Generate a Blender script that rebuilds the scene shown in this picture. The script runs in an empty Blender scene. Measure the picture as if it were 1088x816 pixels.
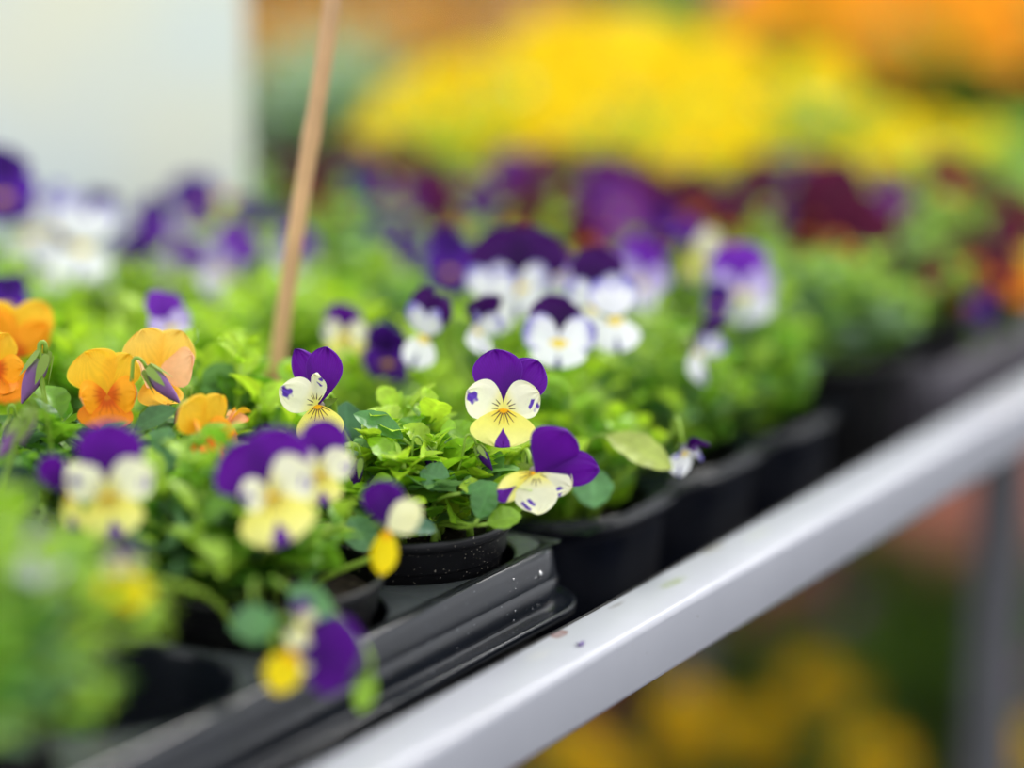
import bpy, math
import numpy as np
from mathutils import Vector, Matrix

PI = math.pi
SC = bpy.context.scene
COL = SC.collection
RNG = np.random.default_rng(11)

# ------------------------------------------------------------------ the place
# The bench runs along u (away and to the right); v points across it, away from the aisle.
PITCH = math.radians(13.3)
YAW = math.radians(31.7)
BENCH_Z = 0.80                       # rail top above the ground
CAM = np.array([0.0, 0.0, BENCH_Z + 0.335])
FPX = 85.0 / 36.0 * 1088.0
FW = np.array([0, math.cos(PITCH), -math.sin(PITCH)])
UP = np.array([0, math.sin(PITCH), math.cos(PITCH)])
RT = np.array([1.0, 0, 0])
U = np.array([math.sin(YAW), math.cos(YAW), 0.0])
V = np.array([-math.cos(YAW), math.sin(YAW), 0.0])
ORG = np.array([0.0307, 0.9882, BENCH_Z])    # a point on the inner edge of the rail
BED = -0.045                         # bench bed below the rail top


def P(s, t, z=0.0):
    return ORG + s * U + t * V + np.array([0, 0, z])


def ray(px, py, depth):
    """the point seen at a pixel of the photo, at a given distance along the view axis"""
    return CAM + depth * ((px - 544) / FPX * RT + (408 - py) / FPX * UP + FW)


def st(p):
    q = np.asarray(p) - ORG
    return float(q @ U), float(q @ V), float(q[2])


def facing(nx, ny, nz=None):
    if nz is None:
        nz = math.sqrt(max(0.02, 1 - nx * nx - ny * ny))
    n = nx * RT + ny * UP - nz * FW
    return n / np.linalg.norm(n)


BENCH_ROT = Matrix((tuple(U) , tuple(V), (0, 0, 1))).transposed().to_4x4()   # local x = U, y = V

# ------------------------------------------------------------------ materials
def new_mat(name):
    m = bpy.data.materials.new(name)
    m.use_nodes = True
    nt = m.node_tree
    nt.nodes.clear()
    out = nt.nodes.new('ShaderNodeOutputMaterial')
    return m, nt, out


def N(nt, kind, **kw):
    n = nt.nodes.new(kind)
    for k, val in kw.items():
        if k.startswith('i_'):
            n.inputs[k[2:].replace('_', ' ')].default_value = val
        else:
            setattr(n, k, val)
    return n


def mixc(nt, fac, a, b, mode='MIX'):
    n = nt.nodes.new('ShaderNodeMix')
    n.data_type = 'RGBA'
    n.blend_type = mode
    for sock, val in ((n.inputs[0], fac), (n.inputs[6], a), (n.inputs[7], b)):
        if isinstance(val, bpy.types.NodeSocket):
            nt.links.new(val, sock)
        elif isinstance(val, (int, float)):
            sock.default_value = val
        else:
            sock.default_value = (*val, 1)
    return n.outputs[2]


def noise(nt, scale, detail=3.0, rough=0.55, coords='Object'):
    tc = nt.nodes.new('ShaderNodeTexCoord')
    n = nt.nodes.new('ShaderNodeTexNoise')
    n.inputs['Scale'].default_value = scale
    n.inputs['Detail'].default_value = detail
    n.inputs['Roughness'].default_value = rough
    nt.links.new(tc.outputs[coords], n.inputs['Vector'])
    return n.outputs['Fac']


def ramp(nt, fac, stops):
    r = nt.nodes.new('ShaderNodeValToRGB')
    cr = r.color_ramp
    while len(cr.elements) < len(stops):
        cr.elements.new(0.5)
    for e, (p, c) in zip(cr.elements, stops):
        e.position = p
        e.color = (*c, 1) if len(c) == 3 else c
    nt.links.new(fac, r.inputs[0])
    return r.outputs[0]


def bump(nt, h, strength, dist=0.001):
    b = nt.nodes.new('ShaderNodeBump')
    b.inputs['Strength'].default_value = strength
    b.inputs['Distance'].default_value = dist
    nt.links.new(h, b.inputs['Height'])
    return b.outputs[0]


def thin_mat(name, transl, rough, spec, var=0.12, nscale=300.0, back=None, sheen=0.0):
    """petals and leaves: colour from the mesh, light partly passing through"""
    m, nt, out = new_mat(name)
    at = N(nt, 'ShaderNodeAttribute', attribute_name='Col')
    nz = noise(nt, nscale)
    v = ramp(nt, nz, [(0.3, (1 - var,) * 3), (0.7, (1 + var * 0.5,) * 3)])
    c = mixc(nt, 1.0, at.outputs['Color'], v, 'MULTIPLY')
    if back is not None:
        g = N(nt, 'ShaderNodeNewGeometry')
        bc = mixc(nt, 0.55, c, back)
        c = mixc(nt, g.outputs['Backfacing'], c, bc)
    b = N(nt, 'ShaderNodeBsdfPrincipled')
    b.inputs['Roughness'].default_value = rough
    b.inputs['Specular IOR Level'].default_value = spec
    if sheen:
        b.inputs['Sheen Weight'].default_value = sheen
    nt.links.new(c, b.inputs['Base Color'])
    nt.links.new(bump(nt, nz, 0.25, 0.0006), b.inputs['Normal'])
    t = N(nt, 'ShaderNodeBsdfTranslucent')
    nt.links.new(c, t.inputs['Color'])
    mx = N(nt, 'ShaderNodeMixShader')
    mx.inputs[0].default_value = transl
    nt.links.new(b.outputs[0], mx.inputs[1])
    nt.links.new(t.outputs[0], mx.inputs[2])
    nt.links.new(mx.outputs[0], out.inputs[0])
    return m


M = {}
M['petal'] = thin_mat('petal_velvet', 0.24, 0.6, 0.2, 0.04, 420)
M['petal_orange'] = thin_mat('petal_orange', 0.30, 0.6, 0.2, 0.05, 420, back=(0.85, 0.46, 0.33))
M['leaf'] = thin_mat('leaf_green', 0.42, 0.40, 0.45, 0.25, 160)
M['stem'] = thin_mat('stem_green', 0.15, 0.45, 0.4, 0.2, 200)


def plain(name, col, rough=0.5, spec=0.5, metal=0.0, nscale=None, var=0.0, bmp=0.0, coat=0.0, specks=None):
    m, nt, out = new_mat(name)
    b = N(nt, 'ShaderNodeBsdfPrincipled')
    b.inputs['Roughness'].default_value = rough
    b.inputs['Specular IOR Level'].default_value = spec
    b.inputs['Metallic'].default_value = metal
    b.inputs['Coat Weight'].default_value = coat
    b.inputs['Base Color'].default_value = (*col, 1)
    if nscale:
        nz = noise(nt, nscale, 4)
        c = ramp(nt, nz, [(0.3, tuple(x * (1 - var) for x in col)), (0.7, tuple(min(1, x * (1 + var)) for x in col))])
        if specks:
            n2 = noise(nt, specks[0], 1.0, 0.4)
            f = ramp(nt, n2, [(specks[1], (0, 0, 0)), (specks[1] + 0.03, (1, 1, 1))])
            c = mixc(nt, f, c, specks[2])
        nt.links.new(c, b.inputs['Base Color'])
        if bmp:
            nt.links.new(bump(nt, nz, bmp, 0.001), b.inputs['Normal'])
    nt.links.new(b.outputs[0], out.inputs[0])
    return m


M['pot'] = plain('black_pot_plastic', (0.006, 0.006, 0.007), 0.38, 0.28, nscale=60, var=0.3, bmp=0.05, specks=(900, 0.715, (0.30, 0.27, 0.22)))
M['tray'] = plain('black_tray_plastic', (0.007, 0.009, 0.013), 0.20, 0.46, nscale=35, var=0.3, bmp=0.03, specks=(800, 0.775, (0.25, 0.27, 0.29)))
M['pack'] = plain('black_pack_plastic', (0.004, 0.005, 0.009), 0.26, 0.26, nscale=50, var=0.3, bmp=0.03)
M['grey_tray'] = plain('worn_grey_tray_plastic', (0.085, 0.075, 0.09), 0.5, 0.4, nscale=30, var=0.25)
M['soil'] = plain('potting_compost', (0.020, 0.013, 0.009), 0.9, 0.2, nscale=220, var=0.6, bmp=0.8, specks=(420, 0.66, (0.10, 0.07, 0.045)))
M['bamboo'] = plain('bamboo_cane', (0.60, 0.36, 0.18), 0.55, 0.3, nscale=40, var=0.15)
M['bed'] = plain('dark_bench_bed', (0.018, 0.017, 0.018), 0.75, 0.3, nscale=20, var=0.3)
M['leg'] = plain('grey_bench_leg', (0.12, 0.12, 0.13), 0.45, 0.5, nscale=15, var=0.1)
M['scrap'] = plain('fallen_petal_purple', (0.09, 0.015, 0.25), 0.6, 0.2, nscale=300, var=0.2)
M['tan_pot'] = plain('terracotta_brown_pot', (0.22, 0.06, 0.025), 0.7, 0.3, nscale=20, var=0.2)


def sky_sheen_top(m, col, amt):
    # sky sheen on the level top faces, painted into the base colour
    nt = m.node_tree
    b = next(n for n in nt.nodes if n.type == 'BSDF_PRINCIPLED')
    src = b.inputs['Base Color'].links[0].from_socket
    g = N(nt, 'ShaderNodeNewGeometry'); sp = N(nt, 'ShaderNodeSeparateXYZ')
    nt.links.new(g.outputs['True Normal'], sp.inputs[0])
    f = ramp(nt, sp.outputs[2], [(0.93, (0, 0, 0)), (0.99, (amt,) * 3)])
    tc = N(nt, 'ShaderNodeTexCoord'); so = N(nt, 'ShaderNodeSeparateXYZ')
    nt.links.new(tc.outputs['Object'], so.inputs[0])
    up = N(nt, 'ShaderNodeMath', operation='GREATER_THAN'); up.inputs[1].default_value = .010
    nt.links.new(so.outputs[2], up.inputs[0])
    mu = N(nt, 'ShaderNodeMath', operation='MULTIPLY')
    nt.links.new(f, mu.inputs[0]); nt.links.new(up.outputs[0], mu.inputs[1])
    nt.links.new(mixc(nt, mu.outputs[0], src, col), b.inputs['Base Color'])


sky_sheen_top(M['tray'], (0.085, 0.095, 0.095), 0.8)


def rail_mat():
    m, nt, out = new_mat('painted_rail')
    b = N(nt, 'ShaderNodeBsdfPrincipled')
    b.inputs['Roughness'].default_value = 0.30
    b.inputs['Specular IOR Level'].default_value = 0.5
    n1 = noise(nt, 12, 5, 0.6)
    c = ramp(nt, n1, [(0.25, (0.355, 0.360, 0.395)), (0.75, (0.405, 0.410, 0.445))])
    n2 = noise(nt, 95, 3, 0.5)
    f2 = ramp(nt, n2, [(0.68, (0, 0, 0)), (0.76, (0.4, 0.4, 0.4))])
    c = mixc(nt, f2, c, (0.33, 0.31, 0.30))
    n3 = noise(nt, 420, 2, 0.5)
    f3 = ramp(nt, n3, [(0.74, (0, 0, 0)), (0.77, (0.6, 0.6, 0.6))])
    c = mixc(nt, f3, c, (0.16, 0.12, 0.10))
    tc = N(nt, 'ShaderNodeTexCoord')
    sep = N(nt, 'ShaderNodeSeparateXYZ')
    nt.links.new(tc.outputs['Object'], sep.inputs[0])
    wob = noise(nt, 260, 2, 0.5)

    def stain(c, s, t, rs, rt_, col, amt, ring=False):
        # an elliptical dried stain on the top face, in bench coordinates
        def term(sock, c0, r):
            a = N(nt, 'ShaderNodeMath', operation='SUBTRACT'); nt.links.new(sock, a.inputs[0]); a.inputs[1].default_value = c0
            d = N(nt, 'ShaderNodeMath', operation='DIVIDE'); nt.links.new(a.outputs[0], d.inputs[0]); d.inputs[1].default_value = r
            q = N(nt, 'ShaderNodeMath', operation='MULTIPLY'); nt.links.new(d.outputs[0], q.inputs[0]); nt.links.new(d.outputs[0], q.inputs[1])
            return q.outputs[0]
        e = N(nt, 'ShaderNodeMath', operation='ADD')
        nt.links.new(term(sep.outputs[0], s, rs), e.inputs[0]); nt.links.new(term(sep.outputs[1], t, rt_), e.inputs[1])
        w = N(nt, 'ShaderNodeMath', operation='MULTIPLY_ADD'); nt.links.new(wob, w.inputs[0]); w.inputs[1].default_value = 1.3
        nt.links.new(e.outputs[0], w.inputs[2])
        stops = [(0.50, (amt * 0.55,) * 3), (0.85, (amt,) * 3), (0.999, (0, 0, 0))] if ring else [(0.35, (amt,) * 3), (0.98, (0, 0, 0))]
        h = N(nt, 'ShaderNodeMath', operation='MULTIPLY'); nt.links.new(w.outputs[0], h.inputs[0]); h.inputs[1].default_value = 0.6
        return mixc(nt, ramp(nt, h.outputs[0], stops), c, col)
    for (px, py, rs, rt_, col, amt, ring) in ((594, 674, .0058, .0028, (0.20, 0.07, 0.06), 1.0, True), (715, 619, .013, .004, (0.28, 0.31, 0.20), .9, False),
                                             (758, 583, .013, .003, (0.26, 0.24, 0.20), .9, False), (655, 643, .008, .002, (0.2, 0.18, 0.18), .6, False),
                                             (805, 568, .018, .003, (0.45, 0.47, 0.40), .6, False), (572, 696, .01, .004, (0.45, 0.44, 0.42), .5, False)):
        d = (px - 544) / FPX * RT + (408 - py) / FPX * UP + FW
        p = CAM + d * ((BENCH_Z - CAM[2]) / d[2])
        s, t, _ = st(p)
        c = stain(c, s, t, rs, rt_, col, amt, ring)
    nt.links.new(c, b.inputs['Base Color'])
    nt.links.new(bump(nt, n1, 0.1, 0.001), b.inputs['Normal'])
    nt.links.new(b.outputs[0], out.inputs[0])
    return m


M['rail'] = rail_mat()


def board_mat():
    m, nt, out = new_mat('pale_board')
    b = N(nt, 'ShaderNodeBsdfPrincipled')
    b.inputs['Roughness'].default_value = 0.55
    n1 = noise(nt, 3.0, 2, 0.5)
    c = ramp(nt, n1, [(0.38, (0.66, 0.75, 0.78)), (0.58, (0.82, 0.80, 0.60))])
    nt.links.new(c, b.inputs['Base Color'])
    nt.links.new(b.outputs[0], out.inputs[0])
    return m


M['board'] = board_mat()


def ground_mat():
    m, nt, out = new_mat('red_brown_earth')
    b = N(nt, 'ShaderNodeBsdfPrincipled')
    b.inputs['Roughness'].default_value = 0.9
    c = ramp(nt, noise(nt, 2.2, 5, 0.6), [(0.3, (0.15, 0.034, 0.013)), (0.7, (0.26, 0.06, 0.024))])
    nt.links.new(c, b.inputs['Base Color'])
    nt.links.new(b.outputs[0], out.inputs[0])
    return m


M['ground'] = plain('dark_paving', (0.050, 0.052, 0.058), 0.85, 0.3, nscale=6, var=0.25)
M['earth'] = ground_mat()
M['fence'] = plain('weathered_brown_boards', (0.12, 0.075, 0.025), 0.8, 0.2, nscale=3, var=0.35)


def drop_mat():
    m, nt, out = new_mat('water')
    b = N(nt, 'ShaderNodeBsdfPrincipled')
    b.inputs['Roughness'].default_value = 0.02
    b.inputs['Transmission Weight'].default_value = 1.0
    b.inputs['IOR'].default_value = 1.33
    nt.links.new(b.outputs[0], out.inputs[0])
    return m


M['drop'] = drop_mat()

# ------------------------------------------------------------------ mesh building
class MB:
    """collects vertices, faces and a colour per vertex for ONE mesh"""
    def __init__(self):
        self.v, self.f, self.c, self.mi, self.n = [], [], [], [], 0

    def add(self, verts, faces, col=(1, 1, 1), mi=0):
        verts = np.asarray(verts, float)
        k = len(verts)
        self.v.append(verts)
        col = np.asarray(col, float)
        if col.ndim == 1:
            col = np.tile(col, (k, 1))
        self.c.append(col)
        self.f.extend([tuple(i + self.n for i in f) for f in faces])
        self.mi.extend([mi] * len(faces))
        self.n += k

    def mesh(self, name, mats):
        me = bpy.data.meshes.new(name)
        v = np.concatenate(self.v)
        me.from_pydata(v.tolist(), [], self.f)
        for m in mats:
            me.materials.append(m)
        a = me.color_attributes.new('Col', 'FLOAT_COLOR', 'POINT')
        c = np.concatenate(self.c)
        a.data.foreach_set('color', np.concatenate([c, np.ones((len(c), 1))], 1).astype(np.float32).ravel())
        me.polygons.foreach_set('use_smooth', [True] * len(me.polygons))
        if len(mats) > 1:
            me.polygons.foreach_set('material_index', self.mi)
        me.update()
        return me


def link(name, data, parent=None, mat=None):
    o = bpy.data.objects.new(name, data)
    COL.objects.link(o)
    if parent is not None:
        o.parent = parent
    if mat is not None:
        o.matrix_local = mat
    return o


def tag(o, label=None, cat=None, group=None, kind=None):
    for k, x in (('label', label), ('category', cat), ('group', group), ('kind', kind)):
        if x:
            o[k] = x
    return o


def thing(name, pos, label, cat, group=None, rot=None):
    o = bpy.data.objects.new(name, None)
    o.empty_display_size = 0.02
    COL.objects.link(o)
    m = Matrix.Translation(Vector(pos))
    if rot is not None:
        m = m @ rot
    o.matrix_world = m
    return tag(o, label, cat, group)


def grid_faces(nu, nv, wrap=False):
    """faces of nv rows of nu vertices"""
    fs = []
    for j in range(nv - 1):
        for i in range(nu if wrap else nu - 1):
            a, b = j * nu + i, j * nu + (i + 1) % nu
            fs.append((a, b, b + nu, a + nu))
    return fs


def tube_arrays(pts, radii, sides=7):
    pts = np.asarray(pts, float)
    n = len(pts)
    radii = np.broadcast_to(np.asarray(radii, float), (n,))
    tang = np.gradient(pts, axis=0)
    tang /= np.linalg.norm(tang, axis=1)[:, None] + 1e-12
    ref = np.array([0, 0, 1.0]) if abs(tang[0][2]) < 0.9 else np.array([1.0, 0, 0])
    a = np.cross(tang[0], ref); a /= np.linalg.norm(a)
    rows = []
    for i in range(n):
        a = a - tang[i] * (a @ tang[i]); a /= np.linalg.norm(a)
        b = np.cross(tang[i], a)
        th = np.arange(sides) * 2 * PI / sides
        rows.append(pts[i] + radii[i] * (np.cos(th)[:, None] * a + np.sin(th)[:, None] * b))
    v = np.concatenate(rows)
    f = grid_faces(sides, n, True)
    f.append(tuple(range(sides))[::-1]); f.append(tuple(range((n - 1) * sides, n * sides)))
    return v, f


def bez(p0, p1, p2, p3, n):
    t = np.linspace(0, 1, n)[:, None]
    p0, p1, p2, p3 = map(np.asarray, (p0, p1, p2, p3))
    return (1 - t) ** 3 * p0 + 3 * (1 - t) ** 2 * t * p1 + 3 * (1 - t) * t * t * p2 + t ** 3 * p3


def lathe(profile, n=64):
    rows = []
    th = np.arange(n) * 2 * PI / n
    for r, z in profile:
        rows.append(np.stack([r * np.cos(th), r * np.sin(th), np.full(n, z)], 1))
    return np.concatenate(rows), grid_faces(n, len(profile), True)


def box_arrays(x0, x1, y0, y1, z0, z1, b=0.0):
    """box with its long edges rounded by b (profile in y-z, extruded along x)"""
    if b <= 0:
        v = [(x, y, z) for x in (x0, x1) for y in (y0, y1) for z in (z0, z1)]
        return v, [(0, 1, 3, 2), (4, 6, 7, 5), (0, 4, 5, 1), (2, 3, 7, 6), (0, 2, 6, 4), (1, 5, 7, 3)]
    prof = []
    for cy, cz, a0 in ((y1 - b, z1 - b, 0), (y0 + b, z1 - b, 90), (y0 + b, z0 + b, 180), (y1 - b, z0 + b, 270)):
        for k in range(5):
            a = math.radians(a0 + k * 22.5)
            prof.append((cy + b * math.cos(a), cz + b * math.sin(a)))
    n = len(prof)
    v = [(x, y, z) for x in np.linspace(x0, x1, 9) for y, z in prof]
    f = grid_faces(n, 9, True)
    f.append(tuple(range(n))[::-1]); f.append(tuple(range(8 * n, 9 * n)))
    return v, f


def flat(me, ang=35):
    me.polygons.foreach_set('use_smooth', [False] * len(me.polygons))
    me.update()


# ------------------------------------------------------------------ petals and flowers
def srgb(r, g, b):
    def f(x):
        x /= 255.0
        return x / 12.92 if x <= 0.04045 else ((x + 0.055) / 1.055) ** 2.4
    return np.array([f(r), f(g), f(b)])


def sstep(a, b, x):
    t = np.clip((x - a) / (b - a), 0, 1)
    return t * t * (3 - 2 * t)


def mixv(a, b, w):
    return a * (1 - w[:, None]) + b * w[:, None]


# colour sets: upper, side, lower petal base colours and the marks on them
KIND = {
    'purple_yellow': dict(up=srgb(98, 10, 150), up_in=srgb(76, 5, 122), side=srgb(252, 250, 214), low=srgb(252, 243, 120), low_out=srgb(252, 246, 150), eye=srgb(255, 185, 10), mark=srgb(92, 48, 180), tip=srgb(100, 30, 150), blot=0.7, whisk=1.0, tipw=1.0),
    'purple_white': dict(up=srgb(62, 4, 92), up_in=srgb(42, 1, 70), side=srgb(250, 250, 252), low=srgb(252, 252, 250), low_out=srgb(250, 250, 252), eye=srgb(255, 222, 0), mark=srgb(84, 58, 196), tip=srgb(35, 45, 110), blot=1.0, whisk=0.0, tipw=0.45),
    'side_yellow': dict(up=srgb(84, 8, 132), up_in=srgb(66, 4, 110), side=srgb(252, 250, 200), low=srgb(255, 226, 10), low_out=srgb(255, 228, 20), eye=srgb(255, 185, 10), mark=srgb(92, 48, 180), tip=srgb(255, 226, 10), blot=0.0, whisk=0.0, tipw=0.0),
    'apricot': dict(up=srgb(253, 214, 96), up_in=srgb(250, 200, 60), side=srgb(250, 200, 150), low=srgb(252, 180, 40), low_out=srgb(253, 196, 60), eye=srgb(255, 190, 10), mark=srgb(150, 70, 40), tip=srgb(250, 140, 20), blot=0.0, whisk=0.0, tipw=0.0),
    'lavender': dict(up=srgb(128, 50, 190), up_in=srgb(105, 30, 170), side=srgb(208, 190, 238), low=srgb(236, 230, 246), low_out=srgb(240, 238, 250), eye=srgb(240, 215, 80), mark=srgb(130, 90, 205), tip=srgb(150, 120, 210), blot=0.6, whisk=0.0, tipw=0.2),
    'deep_purple': dict(up=srgb(66, 12, 124), up_in=srgb(46, 4, 92), side=srgb(86, 30, 155), low=srgb(72, 18, 135), low_out=srgb(62, 10, 112), eye=srgb(220, 160, 30), mark=srgb(70, 15, 120), tip=srgb(60, 10, 100), blot=0.3, whisk=0.0, tipw=0.0),
    'violet': dict(up=srgb(104, 30, 134), up_in=srgb(78, 10, 100), side=srgb(138, 62, 160), low=srgb(120, 40, 140), low_out=srgb(130, 60, 160), eye=srgb(235, 120, 20), mark=srgb(70, 10, 80), tip=srgb(90, 20, 100), blot=0.4, whisk=0.0, tipw=0.0),
    'orange': dict(up=srgb(253, 200, 50), up_in=srgb(250, 190, 30), side=srgb(252, 172, 30), low=srgb(250, 140, 16), low_out=srgb(252, 150, 24), eye=srgb(255, 190, 10), mark=srgb(150, 40, 5), tip=srgb(250, 140, 20), blot=0.0, whisk=1.6, tipw=0.0),
    'maroon': dict(up=srgb(96, 6, 56), up_in=srgb(66, 2, 36), side=srgb(80, 4, 42), low=srgb(90, 6, 40), low_out=srgb(120, 20, 40), eye=srgb(250, 140, 10), mark=srgb(60, 2, 24), tip=srgb(235, 120, 10), blot=0.5, whisk=0.0, tipw=1.2),
    'yellow': dict(up=srgb(255, 222, 0), up_in=srgb(255, 215, 0), side=srgb(255, 225, 2), low=srgb(255, 218, 0), low_out=srgb(255, 226, 6), eye=srgb(255, 190, 0), mark=srgb(255, 210, 0), tip=srgb(255, 215, 0), blot=0.0, whisk=0.0, tipw=0.0),
    'amber': dict(up=srgb(255, 205, 0), up_in=srgb(252, 190, 0), side=srgb(255, 200, 0), low=srgb(255, 190, 0), low_out=srgb(255, 205, 5), eye=srgb(240, 120, 0), mark=srgb(240, 130, 10), tip=srgb(250, 150, 10), blot=0.0, whisk=0.0, tipw=0.0),
    'gold': dict(up=srgb(255, 176, 20), up_in=srgb(250, 160, 10), side=srgb(255, 170, 16), low=srgb(255, 160, 8), low_out=srgb(255, 180, 30), eye=srgb(240, 120, 0), mark=srgb(240, 130, 10), tip=srgb(250, 150, 10), blot=0.0, whisk=0.0, tipw=0.0),
    'pink': dict(up=srgb(190, 100, 180), up_in=srgb(170, 80, 160), side=srgb(200, 120, 190), low=srgb(190, 110, 180), low_out=srgb(200, 130, 200), eye=srgb(240, 200, 90), mark=srgb(140, 50, 130), tip=srgb(160, 80, 150), blot=0.0, whisk=0.0, tipw=0.0),
}

# petal: part name, angle from up (deg, clockwise seen from the front), length, half width, shape, lift, forward curl, tilt
STD = [('upper_petal', 15, 21.5, 10.2, 'up', -1.6, -1.5, 8), ('upper_petal', -17, 23.0, 10.6, 'up', -0.8, -1.2, 4),
       ('side_petal', 74, 16.0, 8.2, 'side', 0.1, 1.4, 6), ('side_petal', -74, 17.0, 8.2, 'side', 0.2, 1.2, 4),
       ('lower_petal', 180, 16.0, 13.2, 'low', 0.7, 1.6, 4)]
HERO = [('upper_petal', 37, 25.5, 9.6, 'up', -2.8, -1.6, 3), ('upper_petal', -9, 25.8, 10.9, 'up', -0.9, -1.0, 1),
        ('side_petal', 66, 16.8, 8.6, 'side', 0.1, 1.0, 3), ('side_petal', -66, 17.6, 8.9, 'side', 0.2, 1.0, 3),
        ('lower_petal', 182, 16.2, 14.2, 'low', 0.7, 1.2, 2)]
FOLDED = [('upper_petal', 20, 23, 8.0, 'up', -1.6, 5.0, 22), ('upper_petal', -24, 24, 7.2, 'up', -0.8, 6.5, 30),
          ('side_petal', 62, 15.5, 6.6, 'side', 0.3, 5.0, 42), ('side_petal', -72, 17, 7.0, 'side', 0.3, 4.0, 30),
          ('lower_petal', 180, 20.0, 10.0, 'low', 0.7, 3.5, 16)]
# half closed: narrow upright tops, side petals folded forward
HALF = [('upper_petal', -20, 27, 6.6, 'up', -1.8, 3.0, 0), ('upper_petal', 13, 26, 9.0, 'up', -0.8, 1.0, 3),
        ('side_petal', 16, 15.5, 3.8, 'side', 2.4, 4.0, 20), ('side_petal', -62, 18.5, 8.2, 'side', 0.1, 2.0, 6),
        ('lower_petal', 176, 18.5, 11.5, 'low', 0.7, 2.0, 4)]
TALL = [('upper_petal', 18, 24, 9.0, 'up', -1.6, -1.0, 6), ('upper_petal', -26, 26, 10.0, 'up', -0.8, -1.5, 2),
        ('side_petal', 34, 19, 6.4, 'side', 0.2, 1.6, 10), ('side_petal', -36, 19.5, 6.2, 'side', 0.2, 1.6, 8),
        ('lower_petal', 180, 19, 10.5, 'low', 0.7, 2.0, 4)]
# two tall side petals like ears over a broad lip
EARS = [('upper_petal', 8, 17, 6.5, 'up', -2.2, -1.0, -6), ('upper_petal', -10, 17.5, 6.5, 'up', -1.6, -1.0, -4),
        ('side_petal', 27, 21, 7.4, 'side', 0.2, 1.6, 4), ('side_petal', -27, 21.5, 7.4, 'side', 0.4, 1.6, 3),
        ('lower_petal', 180, 18, 12.6, 'low', 0.7, 2.0, 4)]
WIDE = [('upper_petal', 8, 20, 9.5, 'up', -1.6, -1.5, 4), ('upper_petal', -20, 23, 11.5, 'up', -0.8, -1.2, 2),
        ('side_petal', 74, 19.5, 9.6, 'side', 0.1, 1.4, 4), ('side_petal', -74, 19.5, 9.6, 'side', 0.2, 1.2, 4),
        ('lower_petal', 180, 14.5, 14.0, 'low', 0.7, 1.6, 4)]
WIDETOP = [('upper_petal', 34, 27, 14.0, 'up', -1.6, -1.5, 2), ('upper_petal', -34, 27, 14.0, 'up', -0.8, -1.2, 2),
           ('side_petal', 84, 15, 8.0, 'side', 0.1, 1.4, 4), ('side_petal', -84, 15, 8.0, 'side', 0.2, 1.2, 4),
           ('lower_petal', 180, 16, 12.0, 'low', 0.7, 1.6, 4)]
# one large top petal
ONETOP = [('upper_petal', 4, 26, 12.5, 'up', -0.8, -1.2, 3), ('upper_petal', -8, 20, 8.0, 'up', -2.0, -1.2, 0),
          ('side_petal', 60, 19, 8.2, 'side', 0.3, 1.4, 6), ('side_petal', -62, 16, 7.0, 'side', 0.2, 1.2, 20),
          ('lower_petal', 168, 16, 11.5, 'low', 0.7, 1.6, 4)]
# upper petals thrown to one side
LEANING = [('upper_petal', 10, 23, 11.5, 'up', -0.4, -1.0, 4), ('upper_petal', -50, 22, 11.5, 'up', -1.2, -1.2, 4),
           ('side_petal', 56, 17, 9.0, 'side', 0.8, 1.4, 6), ('side_petal', -96, 11, 6.0, 'side', 0.2, 1.2, 30),
           ('lower_petal', 164, 18, 13.5, 'low', 1.0, 1.6, 6)]
# seen from the side: one top, a cream petal standing off, narrow lip
SIDEON = [('upper_petal', -10, 22.5, 9.6, 'up', -0.8, 1.0, 2), ('upper_petal', 0, 18, 6.5, 'up', -2.0, 1.0, 0),
          ('side_petal', 52, 19, 7.0, 'side', 0.4, 1.5, 4), ('side_petal', 66, 15, 6.0, 'side', -0.6, 1.5, 2),
          ('lower_petal', 188, 20, 6.2, 'low', 0.7, 1.5, 2)]
# only the broad lip shows
LIP = [('upper_petal', 14, 12.5, 7.5, 'up', -0.8, 1.0, 10), ('upper_petal', -14, 12, 7.5, 'up', -1.4, 1.0, 10),
       ('side_petal', 80, 8, 5, 'side', 0.2, 1.5, 30), ('side_petal', -80, 8, 5, 'side', 0.2, 1.5, 30),
       ('lower_petal', 180, 19, 13, 'low', 0.7, 3.0, 4)]
# fallen over: purple tops thrown sideways, yellow lip hanging
SPRAWL = [('upper_petal', 84, 27, 11.5, 'up', -0.4, 2.0, 4), ('upper_petal', 118, 25, 10.5, 'up', -1.0, 2.0, 4),
          ('side_petal', 20, 9, 5, 'side', 0.2, 1.5, 20), ('side_petal', 150, 10, 5, 'side', -1.6, 1.5, 4),
          ('lower_petal', 206, 17, 7.2, 'low', 0.7, 1.5, 4)]
# nodding bloom: purple tops arch over cream side petals
NOD = [('upper_petal', 30, 23, 11.5, 'up', 0.6, 3.5, 4), ('upper_petal', 84, 27, 8.0, 'up', -0.2, 2.5, 4),
       ('side_petal', 112, 17, 8.0, 'side', 0.0, 2.5, 2), ('side_petal', 176, 17.5, 9.4, 'side', 1.4, 1.5, 2),
       ('lower_petal', 236, 19, 5.6, 'low', 0.2, 2.0, 2)]
CUP = [('upper_petal', 24, 19.5, 9.5, 'up', -1.0, 5.0, 20), ('upper_petal', -34, 19.0, 9.8, 'up', -0.4, 5.0, 26),
       ('side_petal', 78, 17, 8.6, 'side', 0.4, 5.0, 34), ('side_petal', -110, 14, 7.2, 'side', 0.4, 4.0, 36),
       ('lower_petal', 172, 22.0, 9.2, 'low', 0.3, 4.0, 20)]
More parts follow.
